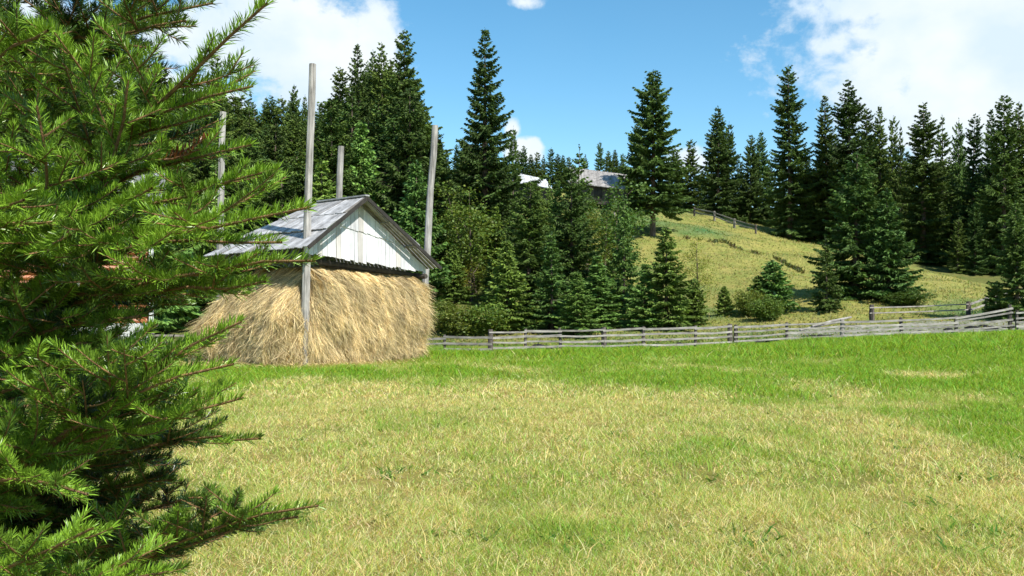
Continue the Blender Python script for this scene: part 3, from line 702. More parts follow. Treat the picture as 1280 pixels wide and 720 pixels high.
    # stalks fallen round the foot
    m = 5000; fu = rng.random(m); q, nq = surf(fu, np.full(m, .04)); q = q + nq * (rng.random(m) ** 2.2 * 1.1 - .05)[:, None]; q[:, 2] = ground_z(q[:, 0] + N0[0], q[:, 1] + N0[1]) + .03 + .07 * rng.random(m)
    th = rng.random(m) * 6.283; dv3 = np.stack([np.cos(th), np.sin(th), rng.normal(size=m) * .25], 1); l3 = (.08 + .2 * rng.random(m))[:, None]
    s3 = unit(np.cross(dv3, UP)) * .005 + UP * .003; e3 = q + dv3 * l3; m3 = (q + e3) / 2 + UP * .02
    V3 = np.stack([q - s3, q + s3, m3 + s3, m3 - s3, e3 + s3 * .5, e3 - s3 * .5], 1).reshape(-1, 3); kk = np.arange(m)[:, None] * 6
    F3 = np.concatenate([kk + np.array([[0, 1, 2, 3]]), kk + np.array([[3, 2, 4, 5]])], 0) + len(P) + len(V2)
    c3 = np.array([.62, .48, .22])[None] * (.6 + .6 * rng.random(m))[:, None]
    me = amesh('haystack', np.vstack([P, V2, V3]), np.vstack([F, F2, F3]), M['straw'], np.vstack([cc, np.repeat(sc, 6, 0), np.repeat(c3, 6, 0)]))
    o = link('haystack', me); o.location = tuple(N0); tag(o, 'big golden haystack filling the space under the board roof between the poles', 'haystack')
hay()

# ------------------------------------------------------------------ fences
def P3(px, d, lift=0):
    x = (px - 640) / FPX * d; return np.array([x, d, gz(x, d) + lift])
def fence(label, posts, rails_z, w=.045, h=.085, rail_drop=0.0, name='rail_fence', post_mat='post', skip=()):
    o0 = P3(posts[0][0], posts[0][1]); root = empty(name, tuple(o0)); tag(root, label, 'fence')
    pts = []
    for (px, d, hh, r, pale) in posts:
        b = P3(px, d); pts.append((b, hh))
        m = MB(); lean = rng.normal(size=2) * .03; top = b + UP * (hh + .06) + np.array([lean[0], lean[1], 0])
        m.tube([b - UP * .3 - o0, (b + top) / 2 - o0 + rng.normal(size=3) * .006, top - o0], [r * 1.3, r * 1.25, r * 1.1], 8, (.8, .8, .8), .3)
        m.build('post', M['rail' if pale else 'post'], root)
    for k in range(len(pts) - 1):
        (p, hp), (q, hq) = pts[k], pts[k + 1]
        if k in skip: continue
        for zf in rails_z:
            j1, j2 = rng.normal(size=2) * .022
            a = p + UP * (hp * zf + j1) - o0; c = q + UP * (hq * zf + j2) - o0; a = a + np.array([0, -.09, 0]); c = c + np.array([0, -.09, 0])
            dv = (c - a); a = a - dv * .03; c = c + dv * .03; mid = (a + c) / 2 - UP * (.03 * rng.random())
            m = MB(); kcol = .75 + .4 * rng.random(); hh2 = h * (.8 + .4 * rng.random())
            m.beam(a, mid, w, hh2, col=(kcol,) * 3, j=.01); m.beam(mid, c, w, hh2, col=(kcol,) * 3, j=.01)
            m.build('rail', M['rail'], root)
    return root
def ph(px, d, top): return EYE + (HOR - top) / FPX * d - gz((px - 640) / FPX * d, d)   # post height so its top reaches a row
lp_ = [(500, 42.5, 422, .05, 0), (556, 42, 420, .05, 0), (613, 41.5, 419, .09, 0)]
fence('low three-rail fence stretch from behind the haystack to the thick brown post', [(px, d, ph(px, d, t), r, c) for px, d, t, r, c in lp_], (.93, .55, .18))
ms = [(613, 41.7, 415, .09, 0), (657, 41.9, 414, .05, 0), (701, 42.1, 413, .05, 0), (755, 42.3, 412, .10, 0), (805, 42.5, 411, .06, 0), (869, 42.8, 410, .05, 0), (913, 43, 408, .09, 0), (919, 43.1, 409, .08, 0), (983, 43.3, 406, .06, 0), (1053, 43.6, 402.5, .08, 1), (1127, 43.8, 400, .06, 0), (1195, 44, 397.5, .06, 0), (1263, 44, 384, .07, 0), (1271, 43.9, 391, .06, 0), (1345, 44, 384, .07, 0), (1430, 44, 380, .07, 0)]
fence('long grey post-and-rail fence along the far edge of the green meadow', [(px, d, max(.75, ph(px, d, t - 1.5)), r, c) for px, d, t, r, c in ms], (.94, .70, .46, .22), skip=(6, 12))
lf = [(-60, 41, 418, .06, 0), (20, 41, 418, .06, 0), (100, 41, 418, .06, 0), (190, 41, 418, .06, 0), (262, 41, 418, .06, 0)]
fence('pale rail fence left of the haystack seen through the near spruce branches', [(px, d, ph(px, d, t), r, 1) for px, d, t, r, c in lf], (.93, .6, .25))
bk = [(1090, 52, 382, .11, 0), (1210.5, 53, 378, .10, 0)]
fence('pair of pale straight poles on two dark posts on the far bank', [(px, d, ph(px, d, t), r, 0) for px, d, t, r, c in bk], (.88, .52), w=.06, h=.07, name='pole_fence')
bk = [(1211, 53.4, 380, .08, 0), (1232, 54.5, 372, .07, 0), (1262, 56, 364, .07, 0), (1300, 58, 352, .07, 0)]
fence('dark slanting rail fence climbing the bank at the right', [(px, d, ph(px, d, t), r, 0) for px, d, t, r, c in bk], (.95, .55), w=.05, h=.09)
bk = [(868, 101, 257, .08, 0), (893, 99, 262, .09, 1), (918, 96, 267, .1, 1), (945, 93.5, 271, .08, 0)]
fence('small grey rail fence on the top of the yellow hill', [(px, d, max(.6, min(.9, ph(px, d, t))), r, c) for px, d, t, r, c in bk], (.9, .5), w=.06, h=.09, name='hilltop_fence')
# loose slanting rails leaning by the fence
for (a, b, lab) in (((1015, 408, 45.5), (1064, 396.5, 47.5), 'upper of two loose grey poles leaning up behind the pale fence post'), ((1000, 413, 45.2), (1050, 402, 46.8), 'lower of two loose grey poles leaning up behind the pale fence post')):
    p = W(*a); q = W(*b); m = MB(); m.tube([p - p, (q - p) / 2 + UP * .03, q - p], [.05, .055, .045], 8, (1, 1, 1), .2)
    o = m.build('loose_pole', M['rail']); o.location = tuple(p); tag(o, lab, 'pole', 'loose poles leaning by the fence')

# rocks
def rock(px, d, s, label, group='pale rocks behind the fence'):
    u = np.linspace(0, 2 * math.pi, 11)[:-1]; V = []
    for i, (zz, rr) in enumerate(((-.3, .8), (.05, 1), (.4, .85), (.65, .45), (.7, .08))):
        for k in u: V.append([math.cos(k) * rr * (1 + .35 * (rng.random() - .5)), math.sin(k) * rr * .8 * (1 + .35 * (rng.random() - .5)), zz * (1 + .3 * (rng.random() - .5))])
    F = [(i * 10 + k, i * 10 + (k + 1) % 10, (i + 1) * 10 + (k + 1) % 10, (i + 1) * 10 + k) for i in range(4) for k in range(10)]
    p = P3(px, d); o = link('rock', amesh('rock', np.array(V) * s * np.array([1.3, 1, .8]), np.array(F), M['rock'], None, False)); o.location = tuple(p)
    o.rotation_euler = (0, 0, random.random() * 6); tag(o, label, 'rock', group)
M['rock'].node_tree  # uses 'col' when present
for px, d, s in ((672, 43.1, .5), (682, 43.3, .4), (690, 43.2, .35), (966, 44.2, .4), (1012, 44.4, .5), (1028, 44.5, .5), (1036, 45, .4), (1018, 45, .35), (1007, 45.3, .3), (1190, 44.8, .25), (1240, 46, .35), (1215, 47, .3), (1186, 46.5, .3), (1230, 47.5, .25), (1262, 46.5, .3), (1105, 45, .25), (820, 45, .3), (780, 45.3, .25), (850, 46, .25), (950, 45.5, .3), (1070, 46, .3), (1150, 46.5, .25)):
    rock(px, d, s, 'pale grey rock lying just behind the meadow fence')

# ------------------------------------------------------------------ barns on the hill
def barn(label, pr0, pr1, pe0, pe1, d0, d1, back, wall_h, roofcol, roofmat, name='barn'):
    """ridge pr0-pr1 and front eave pe0-pe1 given as photo points with distances d0 (left) and d1 (right)"""
    r0 = W(*pr0, d0 + back / 2); r1 = W(*pr1, d1 + back / 2); e0 = W(*pe0, d0); e1 = W(*pe1, d1)
    o0 = (e0 + e1) / 2 - UP * wall_h; root = empty(name, tuple(o0)); tag(root, label, 'barn')
    f0 = 2 * r0 - e0; f1 = 2 * r1 - e1; f0[2] = e0[2]; f1[2] = e1[2]
    al = unit(e1 - e0); m = MB()
    for lo0, lo1, hi0, hi1 in ((e0, e1, r0, r1), (f0, f1, r0, r1)):
        n = 40
        for i in range(n):
            P = []
            h1 = .03 * rng.random()
            for dz in (0, .07):
                for (u, s) in ((i / n, -.04), ((i + .97) / n, -.04), ((i + .97) / n, 1), (i / n, 1)):
                    P.append((lo0 + (lo1 - lo0) * u) * (1 - s) + (hi0 + (hi1 - hi0) * u) * s + UP * (dz + h1) - o0)
            m.hexa(P, np.array(roofcol) * (.8 + .4 * rng.random()))
    m.build('roof', roofmat, root)
    w = MB(); ins = .25; inn = unit(np.cross(UP, al)); inn = inn if inn[1] > 0 else -inn
    c = [e0 + al * ins + inn * ins, e1 - al * ins + inn * ins, f1 - al * ins - inn * ins, f0 + al * ins - inn * ins]
    w.hexa([p - UP * (wall_h + 1.0) - o0 for p in c] + [p - UP * .05 - o0 for p in c])
    for a, b, r in ((c[0], c[3], r0), (c[1], c[2], r1)):
        s = 1 if r is r0 else -1
        a2 = a - UP * .05 - o0; b2 = b - UP * .05 - o0; t = r - o0 - UP * .1 + al * s * ins
        w.add([a2, b2, t, (a2 + t) / 2], [(0, 1, 2, 3)])
    w.build('wall', M['post'], root)
    dw = MB(); q = c[0] * .55 + c[1] * .45 - o0 - inn * .03
    dw.beam(q - UP * .1, q - UP * 1.5, .9, .05, up=tuple(inn)); dw.build('door', M['shadewood'], root)
    return root
barn('long low barn with grey shingle roof on the hill crest', (712, 210), (783, 219), (710, 228), (792, 238), 104, 100, 6, .9, (.85, .8, .74), M['roof'])
barn('small shed with bright pale roof left of the long barn', (646, 217), (682, 225), (650, 229), (690, 236), 106, 103, 4, .7, (1.7, 1.75, 1.75), M['roof'], 'shed')
pt = MB(); pt.tube([(0, 0, -.3), (0, 0, 2)], [.08, .07], 8); o = pt.build('wooden_post', M['rail']); o.location = tuple(P3(768, 96)); tag(o, 'pale upright post on the crest below the long barn roof', 'post')

# ------------------------------------------------------------------ log house at the left
hs = empty('log_house', tuple(P3(60, 34))); tag(hs, 'orange log house with grey roof and white base hidden behind the near spruce', 'house')
hx = unit(np.array([1, .40, 0])); hy = np.array([-hx[1], hx[0], 0]); o0 = P3(60, 34)
cr = W(183, 440, 34) - o0; cr[2] = 0       # right front corner
Lw, Dp = 9.0, 7.0
def H3(a, b, z): return cr - hx * a + hy * b + UP * z
m = MB(); m.hexa([H3(-.05, -.05, -.4), H3(Lw, -.05, -.4), H3(Lw, Dp, -.4), H3(-.05, Dp, -.4), H3(-.05, -.05, 1.25), H3(Lw, -.05, 1.25), H3(Lw, Dp, 1.25), H3(-.05, Dp, 1.25)]); m.build('foundation', M['plaster'], hs)
m = MB(); z = 1.34
while z < 5.0:
    k = .8 + .35 * rng.random()
    m.tube([H3(-.12, .1, z), H3(Lw / 2, .1, z), H3(Lw + .1, .1, z)], [.1] * 3, 8, (k, k, k)); m.tube([H3(.1, -.12, z), H3(.1, Dp / 2, z), H3(.1, Dp, z)], [.1] * 3, 8, (k, k, k)); z += .185
m.build('wall', M['log'], hs)
m = MB(); m.beam(H3(-.16, -.12, 1.3), H3(-.16, -.12, 5.0), .12, .12, up=(0, 1, 0)); m.build('corner_trim', M['white'], hs)
for a in (2.2, 5.2, 7.6):
    m = MB(); m.hexa([H3(a, -.06, 2.6), H3(a + 1, -.06, 2.6), H3(a + 1, .1, 2.6), H3(a, .1, 2.6), H3(a, -.06, 3.9), H3(a + 1, -.06, 3.9), H3(a + 1, .1, 3.9), H3(a, .1, 3.9)]); w = m.build('window', M['glass'], hs)
    m = MB()
    for p, q in ((H3(a, -.08, 2.55), H3(a, -.08, 3.95)), (H3(a + 1, -.08, 2.55), H3(a + 1, -.08, 3.95)), (H3(a + .5, -.08, 2.6), H3(a + .5, -.08, 3.9))): m.beam(p, q, .08, .05, up=(0, 1, 0))
    for p, q in ((H3(a - .04, -.085, 2.56), H3(a + 1.04, -.085, 2.56)), (H3(a - .04, -.085, 3.94), H3(a + 1.04, -.085, 3.94))): m.beam(p, q, .05, .08)
    m.build('frame', M['white'], w)
m = MB(); rc = (.55, .55, .56)
for s, t in ((-.6, Dp / 2), (Dp + .6, Dp / 2)):
    for i in range(40):
        a0_ = -.7 + (Lw + 1.4) * i / 40; a1_ = -.7 + (Lw + 1.4) * (i + .96) / 40
        k = np.array(rc) * (.8 + .4 * rng.random())
        m.hexa([H3(a0_, s, 4.85), H3(a1_, s, 4.85), H3(a1_, t, 7.4), H3(a0_, t, 7.4), H3(a0_, s, 4.93), H3(a1_, s, 4.93), H3(a1_, t, 7.48), H3(a0_, t, 7.48)], k)
m.build('roof', M['roof'], hs)
m = MB(); m.add([H3(.1, 0, 4.9), H3(.1, Dp, 4.9), H3(.1, Dp / 2, 7.35), H3(.1, Dp / 4, 6.1)], [(0, 1, 2, 3)], (1, 1, 1)); m.build('gable', M['log'], hs)

# ------------------------------------------------------------------ the near spruce
TR = np.array([-1.42, 2.15, 0.0])
ns = empty('young_spruce', (TR[0], TR[1], gz(TR[0], TR[1]))); tag(ns, 'bushy bright green spruce filling the left foreground close to the camera', 'tree')
nsz = ns.location.z; ORG = np.array([TR[0], TR[1], nsz])
class Bough:
    def __init__(s): s.w = MB(); s.P = []; s.D = []; s.L = []; s.S = []; s.C = []
    def shoot(s, pts, dens, nl, up, bright, dead=False, start=0.0):
        pts = np.asarray(pts); seg = np.linalg.norm(np.diff(pts, axis=0), axis=1); cum = np.concatenate([[0], np.cumsum(seg)]); Ls = cum[-1]
        n = int(Ls * (1 - start) * dens)
        if n < 3: return
        t = (start + (1 - start) * rng.random(n)) * Ls; P = np.stack([np.interp(t, cum, pts[:, k]) for k in range(3)], 1)
        idx = np.clip(np.searchsorted(cum, t) - 1, 0, len(seg) - 1); A = unit(np.diff(pts, axis=0)[idx])
        sd = unit(np.cross(A, up)); u = np.cross(sd, A)
        ph = rng.normal(size=n) * .75 + np.where(rng.random(n) < .5, .25, math.pi - .25)
        ph = np.where(rng.random(n) < .38, math.pi / 2 + rng.normal(size=n) * .7, ph)
        rad = np.cos(ph)[:, None] * sd + np.sin(ph)[:, None] * u
        e = np.clip((Ls - t) / .02, 0, 1)
        fa = R(54) * (.5 + .5 * e) + rng.normal(size=n) * .12
        D = unit(A * np.cos(fa)[:, None] + rad * np.sin(fa)[:, None] + UP * .10)
        l = nl * (.75 + .4 * rng.random(n)) * (.75 + .25 * e)
        S = unit(np.cross(D, UP * .8 + rng.normal(size=(n, 3)) * .7))
        if dead: c = np.array([.22, .07, .02])[None] * (.6 + .7 * rng.random(n))[:, None]
        else:
            c = (np.array([.009, .030, .008]) * (1 - bright) + np.array([.19, .335, .028]) * bright)[None] * (.7 + .6 * rng.random(n))[:, None]  # bright mixes in fresh, sunlit tips; low values paint the crown's inner shade
        s.P.append(P + rad * .0015); s.D.append(D); s.L.append(l); s.S.append(S); s.C.append(c)
    def stem(s, pts, r0, r1, c=(1, 1, 1)):
        V, F = tube_arr(pts, np.linspace(r0, r1, len(pts)), 5); s.w.add(V, F, c)
    def build(s):
        P = np.vstack(s.P); D = np.vstack(s.D); L = np.concatenate(s.L); S = np.vstack(s.S) * .00072; c = np.vstack(s.C); n = len(P)
        m = P + D * (L * .55)[:, None]; m[:, 2] += L * .03; t = P + D * L[:, None]
        V = np.stack([P - S * .6, P + S * .6, m + S, m - S, t + S * .15, t - S * .15], 1).reshape(-1, 3); k = np.arange(n)[:, None] * 6
        F = np.concatenate([k + np.array([[0, 1, 2, 3]]), k + np.array([[3, 2, 4, 5]])], 0)
        WV = np.vstack(s.w.V); WF = np.vstack(s.w.F); wc = np.vstack(s.w.c)
        me = amesh('branch', np.vstack([V, WV]) - ORG, np.vstack([F, WF + len(V)]), [M['needle'], M['twig']], np.vstack([np.repeat(c, 6, 0), wc]), False, np.concatenate([np.zeros(len(F)), np.ones(len(WF))]))
        return link('branch', me, ns)
def curve(p0, d, L, up_end, n=5, wig=.04):
    t = np.linspace(0, 1, n)[:, None]; w = rng.normal(size=3) * wig * L
    return p0 + d * L * t + UP * (up_end * L) * t ** 2 + w * t * (1 - t) * 2
def laterals(b, pts, upv, Lmain, level, lo, hi, spacing, ang, ratio, bright, dens, nl, maxl):
    seg = np.linalg.norm(np.diff(pts, axis=0), axis=1); cum = np.concatenate([[0], np.cumsum(seg)]); T_ = cum[-1]; s = lo * T_; sg = random.choice((-1, 1))
    while s < hi * T_:
        p = np.array([np.interp(s, cum, pts[:, k]) for k in range(3)]); i = min(len(seg) - 1, max(0, int(np.searchsorted(cum, s)) - 1)); A = unit(pts[i + 1] - pts[i])
        sd = unit(np.cross(A, upv)); a = R(ang + rng.normal() * 8)
        d = unit(A * math.cos(a) + sd * sg * math.sin(a) + upv * (rng.normal() * .16 + .05))
        l = min(maxl, (T_ - s) * ratio + .035) * (.7 + .5 * rng.random())
        if l > .03:
            q = curve(p, d, l, .10 + .08 * rng.random(), 5); br = float(np.clip(bright + rng.normal() * .32 - .06, 0, 1))
            b.stem(q, .0014 + l * .006 / level, .0008)
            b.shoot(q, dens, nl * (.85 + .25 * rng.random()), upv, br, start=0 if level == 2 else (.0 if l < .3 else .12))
            if level == 1 and l > .07: laterals(b, q, unit(upv + rng.normal(size=3) * .15), l, 2, .15, .82, .034, 48, .5, min(1, bright + .15), dens, nl, .12)
        s += spacing * (.7 + .6 * rng.random()); sg = -sg
def bough(pts, bright=.5, dens=1900, nl=.0165, tipbare=.10, ratio=.42, maxl=.34, lo=.18, spacing=.045, roll=None, r0=.008):
    b = Bough(); pts = np.asarray(pts, float)
    # resample smooth
    seg = np.linalg.norm(np.diff(pts, axis=0), axis=1); cum = np.concatenate([[0], np.cumsum(seg)]); T_ = cum[-1]
    t = np.linspace(0, T_, 18); q = np.stack([np.interp(t, cum, pts[:, k]) for k in range(3)], 1)
    for _ in range(3): q[1:-1] = q[:-2] * .25 + q[1:-1] * .5 + q[2:] * .25
    q[1:-1] += rng.normal(size=(16, 3)) * .003
    A = unit(q[-1] - q[0]); sd = unit(np.cross(A, UP)); upv = unit(np.cross(sd, A) + sd * ((rng.normal() * .25) if roll is None else roll))
    b.stem(q, r0, .0018); b.shoot(q, dens * .95, nl * 1.1, upv, min(1, bright + .25), start=.35)
    laterals(b, q, upv, T_, 1, lo, 1 - tipbare / T_, spacing, 50, ratio, bright, dens, nl, maxl)
    return b.build()
def hero(tip, mids, zt, **k):
    base = np.array([TR[0], TR[1], zt]); p = [base] + [W(*m_) for m_ in mids] + [W(*tip)]
    return bough(p, **k)
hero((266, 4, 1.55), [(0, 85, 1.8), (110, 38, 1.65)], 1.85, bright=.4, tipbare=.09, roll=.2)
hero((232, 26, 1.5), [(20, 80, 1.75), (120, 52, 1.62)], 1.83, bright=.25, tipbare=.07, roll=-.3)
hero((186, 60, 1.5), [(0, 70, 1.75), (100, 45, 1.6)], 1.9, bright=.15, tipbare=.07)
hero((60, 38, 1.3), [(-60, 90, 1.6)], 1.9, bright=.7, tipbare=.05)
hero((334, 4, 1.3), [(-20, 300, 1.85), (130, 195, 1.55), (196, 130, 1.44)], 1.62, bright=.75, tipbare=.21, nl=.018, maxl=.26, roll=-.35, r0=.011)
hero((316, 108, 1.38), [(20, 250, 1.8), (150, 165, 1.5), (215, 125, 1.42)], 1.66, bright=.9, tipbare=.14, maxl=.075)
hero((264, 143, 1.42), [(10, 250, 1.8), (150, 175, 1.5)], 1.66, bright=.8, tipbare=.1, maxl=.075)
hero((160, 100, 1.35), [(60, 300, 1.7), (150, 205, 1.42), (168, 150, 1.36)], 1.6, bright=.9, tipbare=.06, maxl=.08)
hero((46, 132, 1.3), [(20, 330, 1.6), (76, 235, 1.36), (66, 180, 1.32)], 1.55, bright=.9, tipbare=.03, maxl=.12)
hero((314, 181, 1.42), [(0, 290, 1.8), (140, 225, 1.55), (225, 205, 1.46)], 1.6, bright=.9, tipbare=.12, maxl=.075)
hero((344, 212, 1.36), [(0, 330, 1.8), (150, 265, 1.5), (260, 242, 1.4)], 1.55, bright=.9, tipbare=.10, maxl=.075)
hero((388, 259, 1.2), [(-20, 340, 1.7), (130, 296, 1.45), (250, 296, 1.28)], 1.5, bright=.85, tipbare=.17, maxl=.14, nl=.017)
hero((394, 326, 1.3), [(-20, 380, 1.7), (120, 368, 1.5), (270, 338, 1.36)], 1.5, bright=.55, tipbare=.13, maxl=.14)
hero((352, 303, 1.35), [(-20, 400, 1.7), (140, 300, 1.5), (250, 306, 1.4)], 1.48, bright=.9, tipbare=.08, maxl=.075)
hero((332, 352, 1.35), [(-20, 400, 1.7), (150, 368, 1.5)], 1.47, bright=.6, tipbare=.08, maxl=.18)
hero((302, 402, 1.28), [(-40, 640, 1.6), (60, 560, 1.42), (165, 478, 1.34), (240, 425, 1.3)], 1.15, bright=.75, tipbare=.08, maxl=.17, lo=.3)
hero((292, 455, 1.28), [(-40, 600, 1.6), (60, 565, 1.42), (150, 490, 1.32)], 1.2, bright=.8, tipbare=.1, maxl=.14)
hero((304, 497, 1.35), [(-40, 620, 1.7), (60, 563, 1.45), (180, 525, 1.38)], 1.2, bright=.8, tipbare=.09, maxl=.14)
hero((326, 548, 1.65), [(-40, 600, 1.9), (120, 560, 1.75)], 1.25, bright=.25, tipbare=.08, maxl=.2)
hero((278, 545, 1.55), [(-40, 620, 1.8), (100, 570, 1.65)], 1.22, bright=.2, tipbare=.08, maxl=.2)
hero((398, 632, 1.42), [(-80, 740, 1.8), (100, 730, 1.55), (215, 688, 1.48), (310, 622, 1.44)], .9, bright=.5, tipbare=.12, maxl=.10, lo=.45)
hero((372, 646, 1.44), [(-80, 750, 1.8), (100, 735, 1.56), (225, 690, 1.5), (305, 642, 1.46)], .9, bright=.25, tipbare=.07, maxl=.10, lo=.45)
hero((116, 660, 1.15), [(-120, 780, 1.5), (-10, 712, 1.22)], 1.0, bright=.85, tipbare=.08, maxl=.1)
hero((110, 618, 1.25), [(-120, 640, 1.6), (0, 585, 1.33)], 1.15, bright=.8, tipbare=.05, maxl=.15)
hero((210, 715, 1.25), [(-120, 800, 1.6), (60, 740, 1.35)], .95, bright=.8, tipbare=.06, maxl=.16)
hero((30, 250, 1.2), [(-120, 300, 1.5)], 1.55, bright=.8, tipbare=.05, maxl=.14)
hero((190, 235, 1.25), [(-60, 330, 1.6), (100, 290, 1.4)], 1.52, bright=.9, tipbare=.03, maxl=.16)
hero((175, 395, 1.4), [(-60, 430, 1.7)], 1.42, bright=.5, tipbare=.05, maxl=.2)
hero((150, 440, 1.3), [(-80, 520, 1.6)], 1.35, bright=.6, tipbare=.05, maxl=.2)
hero((215, 600, 1.7), [(-60, 640, 2.0)], 1.1, bright=.1, tipbare=.05, maxl=.28)  # low boughs from here: shade at the tree's foot put into dark needles
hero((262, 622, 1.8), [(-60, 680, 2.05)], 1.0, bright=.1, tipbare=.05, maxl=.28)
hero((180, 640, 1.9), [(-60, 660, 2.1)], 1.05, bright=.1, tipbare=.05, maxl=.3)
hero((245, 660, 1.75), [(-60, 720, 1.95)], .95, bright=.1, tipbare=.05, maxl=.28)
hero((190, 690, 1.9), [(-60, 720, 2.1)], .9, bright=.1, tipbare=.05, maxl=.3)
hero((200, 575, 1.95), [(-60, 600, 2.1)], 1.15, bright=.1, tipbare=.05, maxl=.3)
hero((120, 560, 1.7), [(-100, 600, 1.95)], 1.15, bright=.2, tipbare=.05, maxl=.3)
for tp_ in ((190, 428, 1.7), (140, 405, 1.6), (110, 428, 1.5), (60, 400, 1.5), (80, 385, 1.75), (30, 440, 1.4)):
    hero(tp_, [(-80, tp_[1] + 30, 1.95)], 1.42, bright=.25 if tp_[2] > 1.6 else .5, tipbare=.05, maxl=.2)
print('hero boughs ok')
# the rest of the crown, needles coloured dark to paint its inner shade
g = np.random.default_rng(77); nb = 0
for z0 in np.arange(.42, 3.4, .12):
    for k in range(3 if z0 > 1.3 else 4):
        az = g.random() * 6.283
        if -2.6 < az - 6.283 < -1.2 or (3.7 < az < 5.1 and z0 > .8 and z0 < 2.4):    # towards the camera's left: out of sight, keep fewer
            if g.random() < .5: continue
        L = (.88 if z0 < 1.3 else .50) * (.75 + .3 * g.random()); L *= 1.12 if z0 < 1.25 else 1
        if 1.62 < z0 < 1.95 and g.random() < .6: continue
        if 1.5 < z0 < 1.75 and math.cos(az) > .3: continue
        if z0 > 2.3: L *= max(.3, 1 - (z0 - 2.3) * .5)
        d = np.array([math.cos(az), math.sin(az), .05]); b0 = np.array([TR[0], TR[1], z0 + g.random() * .1])
        p = [b0, b0 + d * L * .5 - UP * .03, b0 + d * L + UP * .08 * L]
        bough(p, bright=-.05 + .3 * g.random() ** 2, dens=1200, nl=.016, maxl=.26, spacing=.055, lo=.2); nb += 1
print('random boughs', nb)
# brown dead twig
b = Bough(); q = curve(W(212, 195, 1.45), unit(np.array([1, .2, .45])), .06, .1); b.stem(q, .002, .001); b.shoot(q, 1500, .014, UP, 0, True)
q2 = curve(W(205, 200, 1.45), unit(np.array([1, -.2, .15])), .055, .1); b.stem(q2, .002, .001); b.shoot(q2, 1500, .014, UP, 0, True)
o = b.build(); o.name = 'dead_twig'; o['label'] = 'small rusty brown dead twig'
m = MB(); m.tube([(0, 0, -.3), (.01, 0, 1), (0, .02, 2.4), (0, 0, 3.9)], [.045, .036, .02, .004], 8, (.6, .6, .6), .1); m.build('trunk', M['bark'], ns, True)

# ------------------------------------------------------------------ sky, clouds, sun
SUN_DIR = np.array([.66, -.75, 0]); SUN_EL = R(47)
w = bpy.data.worlds.new('World'); scene.world = w; w.use_nodes = True; nt = w.node_tree
for n in list(nt.nodes): nt.nodes.remove(n)
N = nt.nodes.new; L = nt.links.new
out = N('ShaderNodeOutputWorld'); sky = N('ShaderNodeTexSky'); sky.sky_type = 'NISHITA'; sky.sun_disc = False; sky.sun_elevation = SUN_EL
sky.sun_rotation = math.atan2(SUN_DIR[0], SUN_DIR[1]); sky.altitude = 800; sky.air_density = 1.0; sky.dust_density = .3; sky.ozone_density = 1.2
bg = N('ShaderNodeBackground'); bg.inputs[1].default_value = .12
hsv = N('ShaderNodeHueSaturation'); hsv.inputs['Saturation'].default_value = 1.3; hsv.inputs['Hue'].default_value = .485; hsv.inputs['Value'].default_value = 1.0; L(sky.outputs[0], hsv.inputs['Color']); L(hsv.outputs[0], bg.inputs[0])
tc = N('ShaderNodeTexCoord'); sp = N('ShaderNodeSeparateXYZ')
def math_(op, a, b=None, c=None):
    n = N('ShaderNodeMath'); n.operation = op
    for i, v in enumerate((a, b, c)):
        if v is None: continue
        if isinstance(v, (int, float)): n.inputs[i].default_value = v
        else: L(v, n.inputs[i])
    return n.outputs[0]
L(tc.outputs['Generated'], sp.inputs[0])
az = math_('ARCTAN2', sp.outputs[0], sp.outputs[1]); el = math_('ARCSINE', sp.outputs[2])
def blob(px, py, rx, ry, k=1.0):
    a0 = math.atan2(px - 640, FPX); e0 = math.atan2(HOR - py, math.hypot(FPX, px - 640))
    dx = math_('DIVIDE', math_('SUBTRACT', az, a0), rx / FPX); dy = math_('DIVIDE', math_('SUBTRACT', el, e0), ry / FPX)
    r = math_('SQRT', math_('ADD', math_('MULTIPLY', dx, dx), math_('MULTIPLY', dy, dy)))
    return math_('MULTIPLY', math_('SUBTRACT', 1.0, r), k)
bl = [blob(400, 75, 120, 85), blob(330, 40, 110, 80), blob(470, 55, 42, 70), blob(255, 50, 120, 42, .8), blob(160, 120, 170, 50, .9),
      blob(1240, 60, 235, 120), blob(1190, 140, 150, 80), blob(1400, 10, 360, 170), blob(1070, 8, 95, 26, .7), blob(1045, 55, 50, 26, .6), blob(655, 188, 30, 18), blob(666, 182, 16, 14), blob(640, 160, 12, 14, .7), blob(655, 3, 30, 12, .6),
      blob(860, 200, 30, 22, .8), blob(1600, 100, 330, 200), blob(-250, 60, 380, 160)]
mxm = bl[0]
for b_ in bl[1:]: mxm = math_('SMOOTH_MAX', mxm, b_, .12)
cmb = N('ShaderNodeCombineXYZ'); L(az, cmb.inputs[0]); L(math_('MULTIPLY', el, 1.3), cmb.inputs[1])
no = N('ShaderNodeTexNoise'); no.inputs['Scale'].default_value = 14; no.inputs['Detail'].default_value = 9; no.inputs['Roughness'].default_value = .6; no.inputs['Distortion'].default_value = .4; L(cmb.outputs[0], no.inputs['Vector'])
n2 = N('ShaderNodeTexNoise'); n2.inputs['Scale'].default_value = 3; n2.inputs['Detail'].default_value = 8; n2.inputs['Roughness'].default_value = .6; L(tc.outputs['Generated'], n2.inputs['Vector'])
behind = math_('MULTIPLY', math_('GREATER_THAN', math_('ABSOLUTE', az), 1.1), math_('MULTIPLY', math_('SUBTRACT', n2.outputs[0], .57), 4.0))
n4 = N('ShaderNodeTexNoise'); n4.inputs['Scale'].default_value = 60; n4.inputs['Detail'].default_value = 6; n4.inputs['Roughness'].default_value = .6; L(cmb.outputs[0], n4.inputs['Vector'])
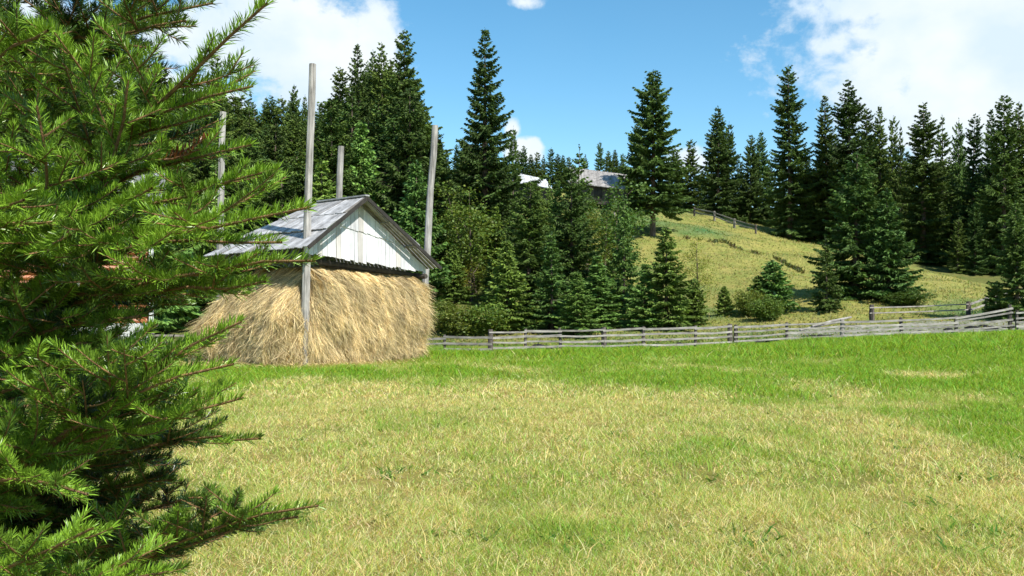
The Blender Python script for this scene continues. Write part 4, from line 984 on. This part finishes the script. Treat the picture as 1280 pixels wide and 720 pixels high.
dens = math_('ADD', mxm, math_('MULTIPLY', math_('SUBTRACT', no.outputs[0], .5), 1.15)); dens = math_('ADD', dens, math_('MULTIPLY', math_('SUBTRACT', n4.outputs[0], .5), .55)); dens = math_('MAXIMUM', dens, behind)
mr = N('ShaderNodeMapRange'); mr.interpolation_type = 'SMOOTHSTEP'; mr.inputs[1].default_value = -.04; mr.inputs[2].default_value = .42; mr.inputs[4].default_value = .97; L(dens, mr.inputs[0])
cb = N('ShaderNodeBackground'); rp = N('ShaderNodeValToRGB'); rp.color_ramp.elements[0].position = .38; rp.color_ramp.elements[0].color = (.72, .86, 1.0, 1); rp.color_ramp.elements[1].position = .6; rp.color_ramp.elements[1].color = (.93, .985, 1.0, 1)
n3 = N('ShaderNodeTexNoise'); n3.inputs['Scale'].default_value = 8; n3.inputs['Detail'].default_value = 6; L(cmb.outputs[0], n3.inputs['Vector']); L(n3.outputs[0], rp.inputs[0]); L(rp.outputs[0], cb.inputs[0]); cb.inputs[1].default_value = .70
ms_ = N('ShaderNodeMixShader'); L(mr.outputs[0], ms_.inputs[0]); L(bg.outputs[0], ms_.inputs[1]); L(cb.outputs[0], ms_.inputs[2]); L(ms_.outputs[0], out.inputs[0])

sun = bpy.data.lights.new('sun', 'SUN'); sun.energy = 5.0; sun.angle = R(.5); sun.color = (1, .95, .86)
so = bpy.data.objects.new('sun', sun); C.objects.link(so)
hd = unit(SUN_DIR); dv = Vector((hd[0] * math.cos(SUN_EL), hd[1] * math.cos(SUN_EL), math.sin(SUN_EL)))
so.rotation_euler = dv.to_track_quat('Z', 'Y').to_euler(); so.location = dv * 100

cam = bpy.data.cameras.new('camera'); co = bpy.data.objects.new('camera', cam); C.objects.link(co)
co.location = (0, 0, EYE); co.rotation_euler = (R(90), 0, 0); cam.sensor_width = 36; cam.lens = 36 * FPX / 1280
cam.shift_y = (HOR - 360) / 1280; cam.clip_start = .05; cam.clip_end = 3000
scene.camera = co
scene.view_settings.view_transform = 'Standard'; scene.view_settings.look = 'None'; scene.view_settings.exposure = 0.62; scene.view_settings.gamma = 1
scene.cycles.max_bounces = 6; scene.cycles.transmission_bounces = 4; scene.cycles.diffuse_bounces = 3
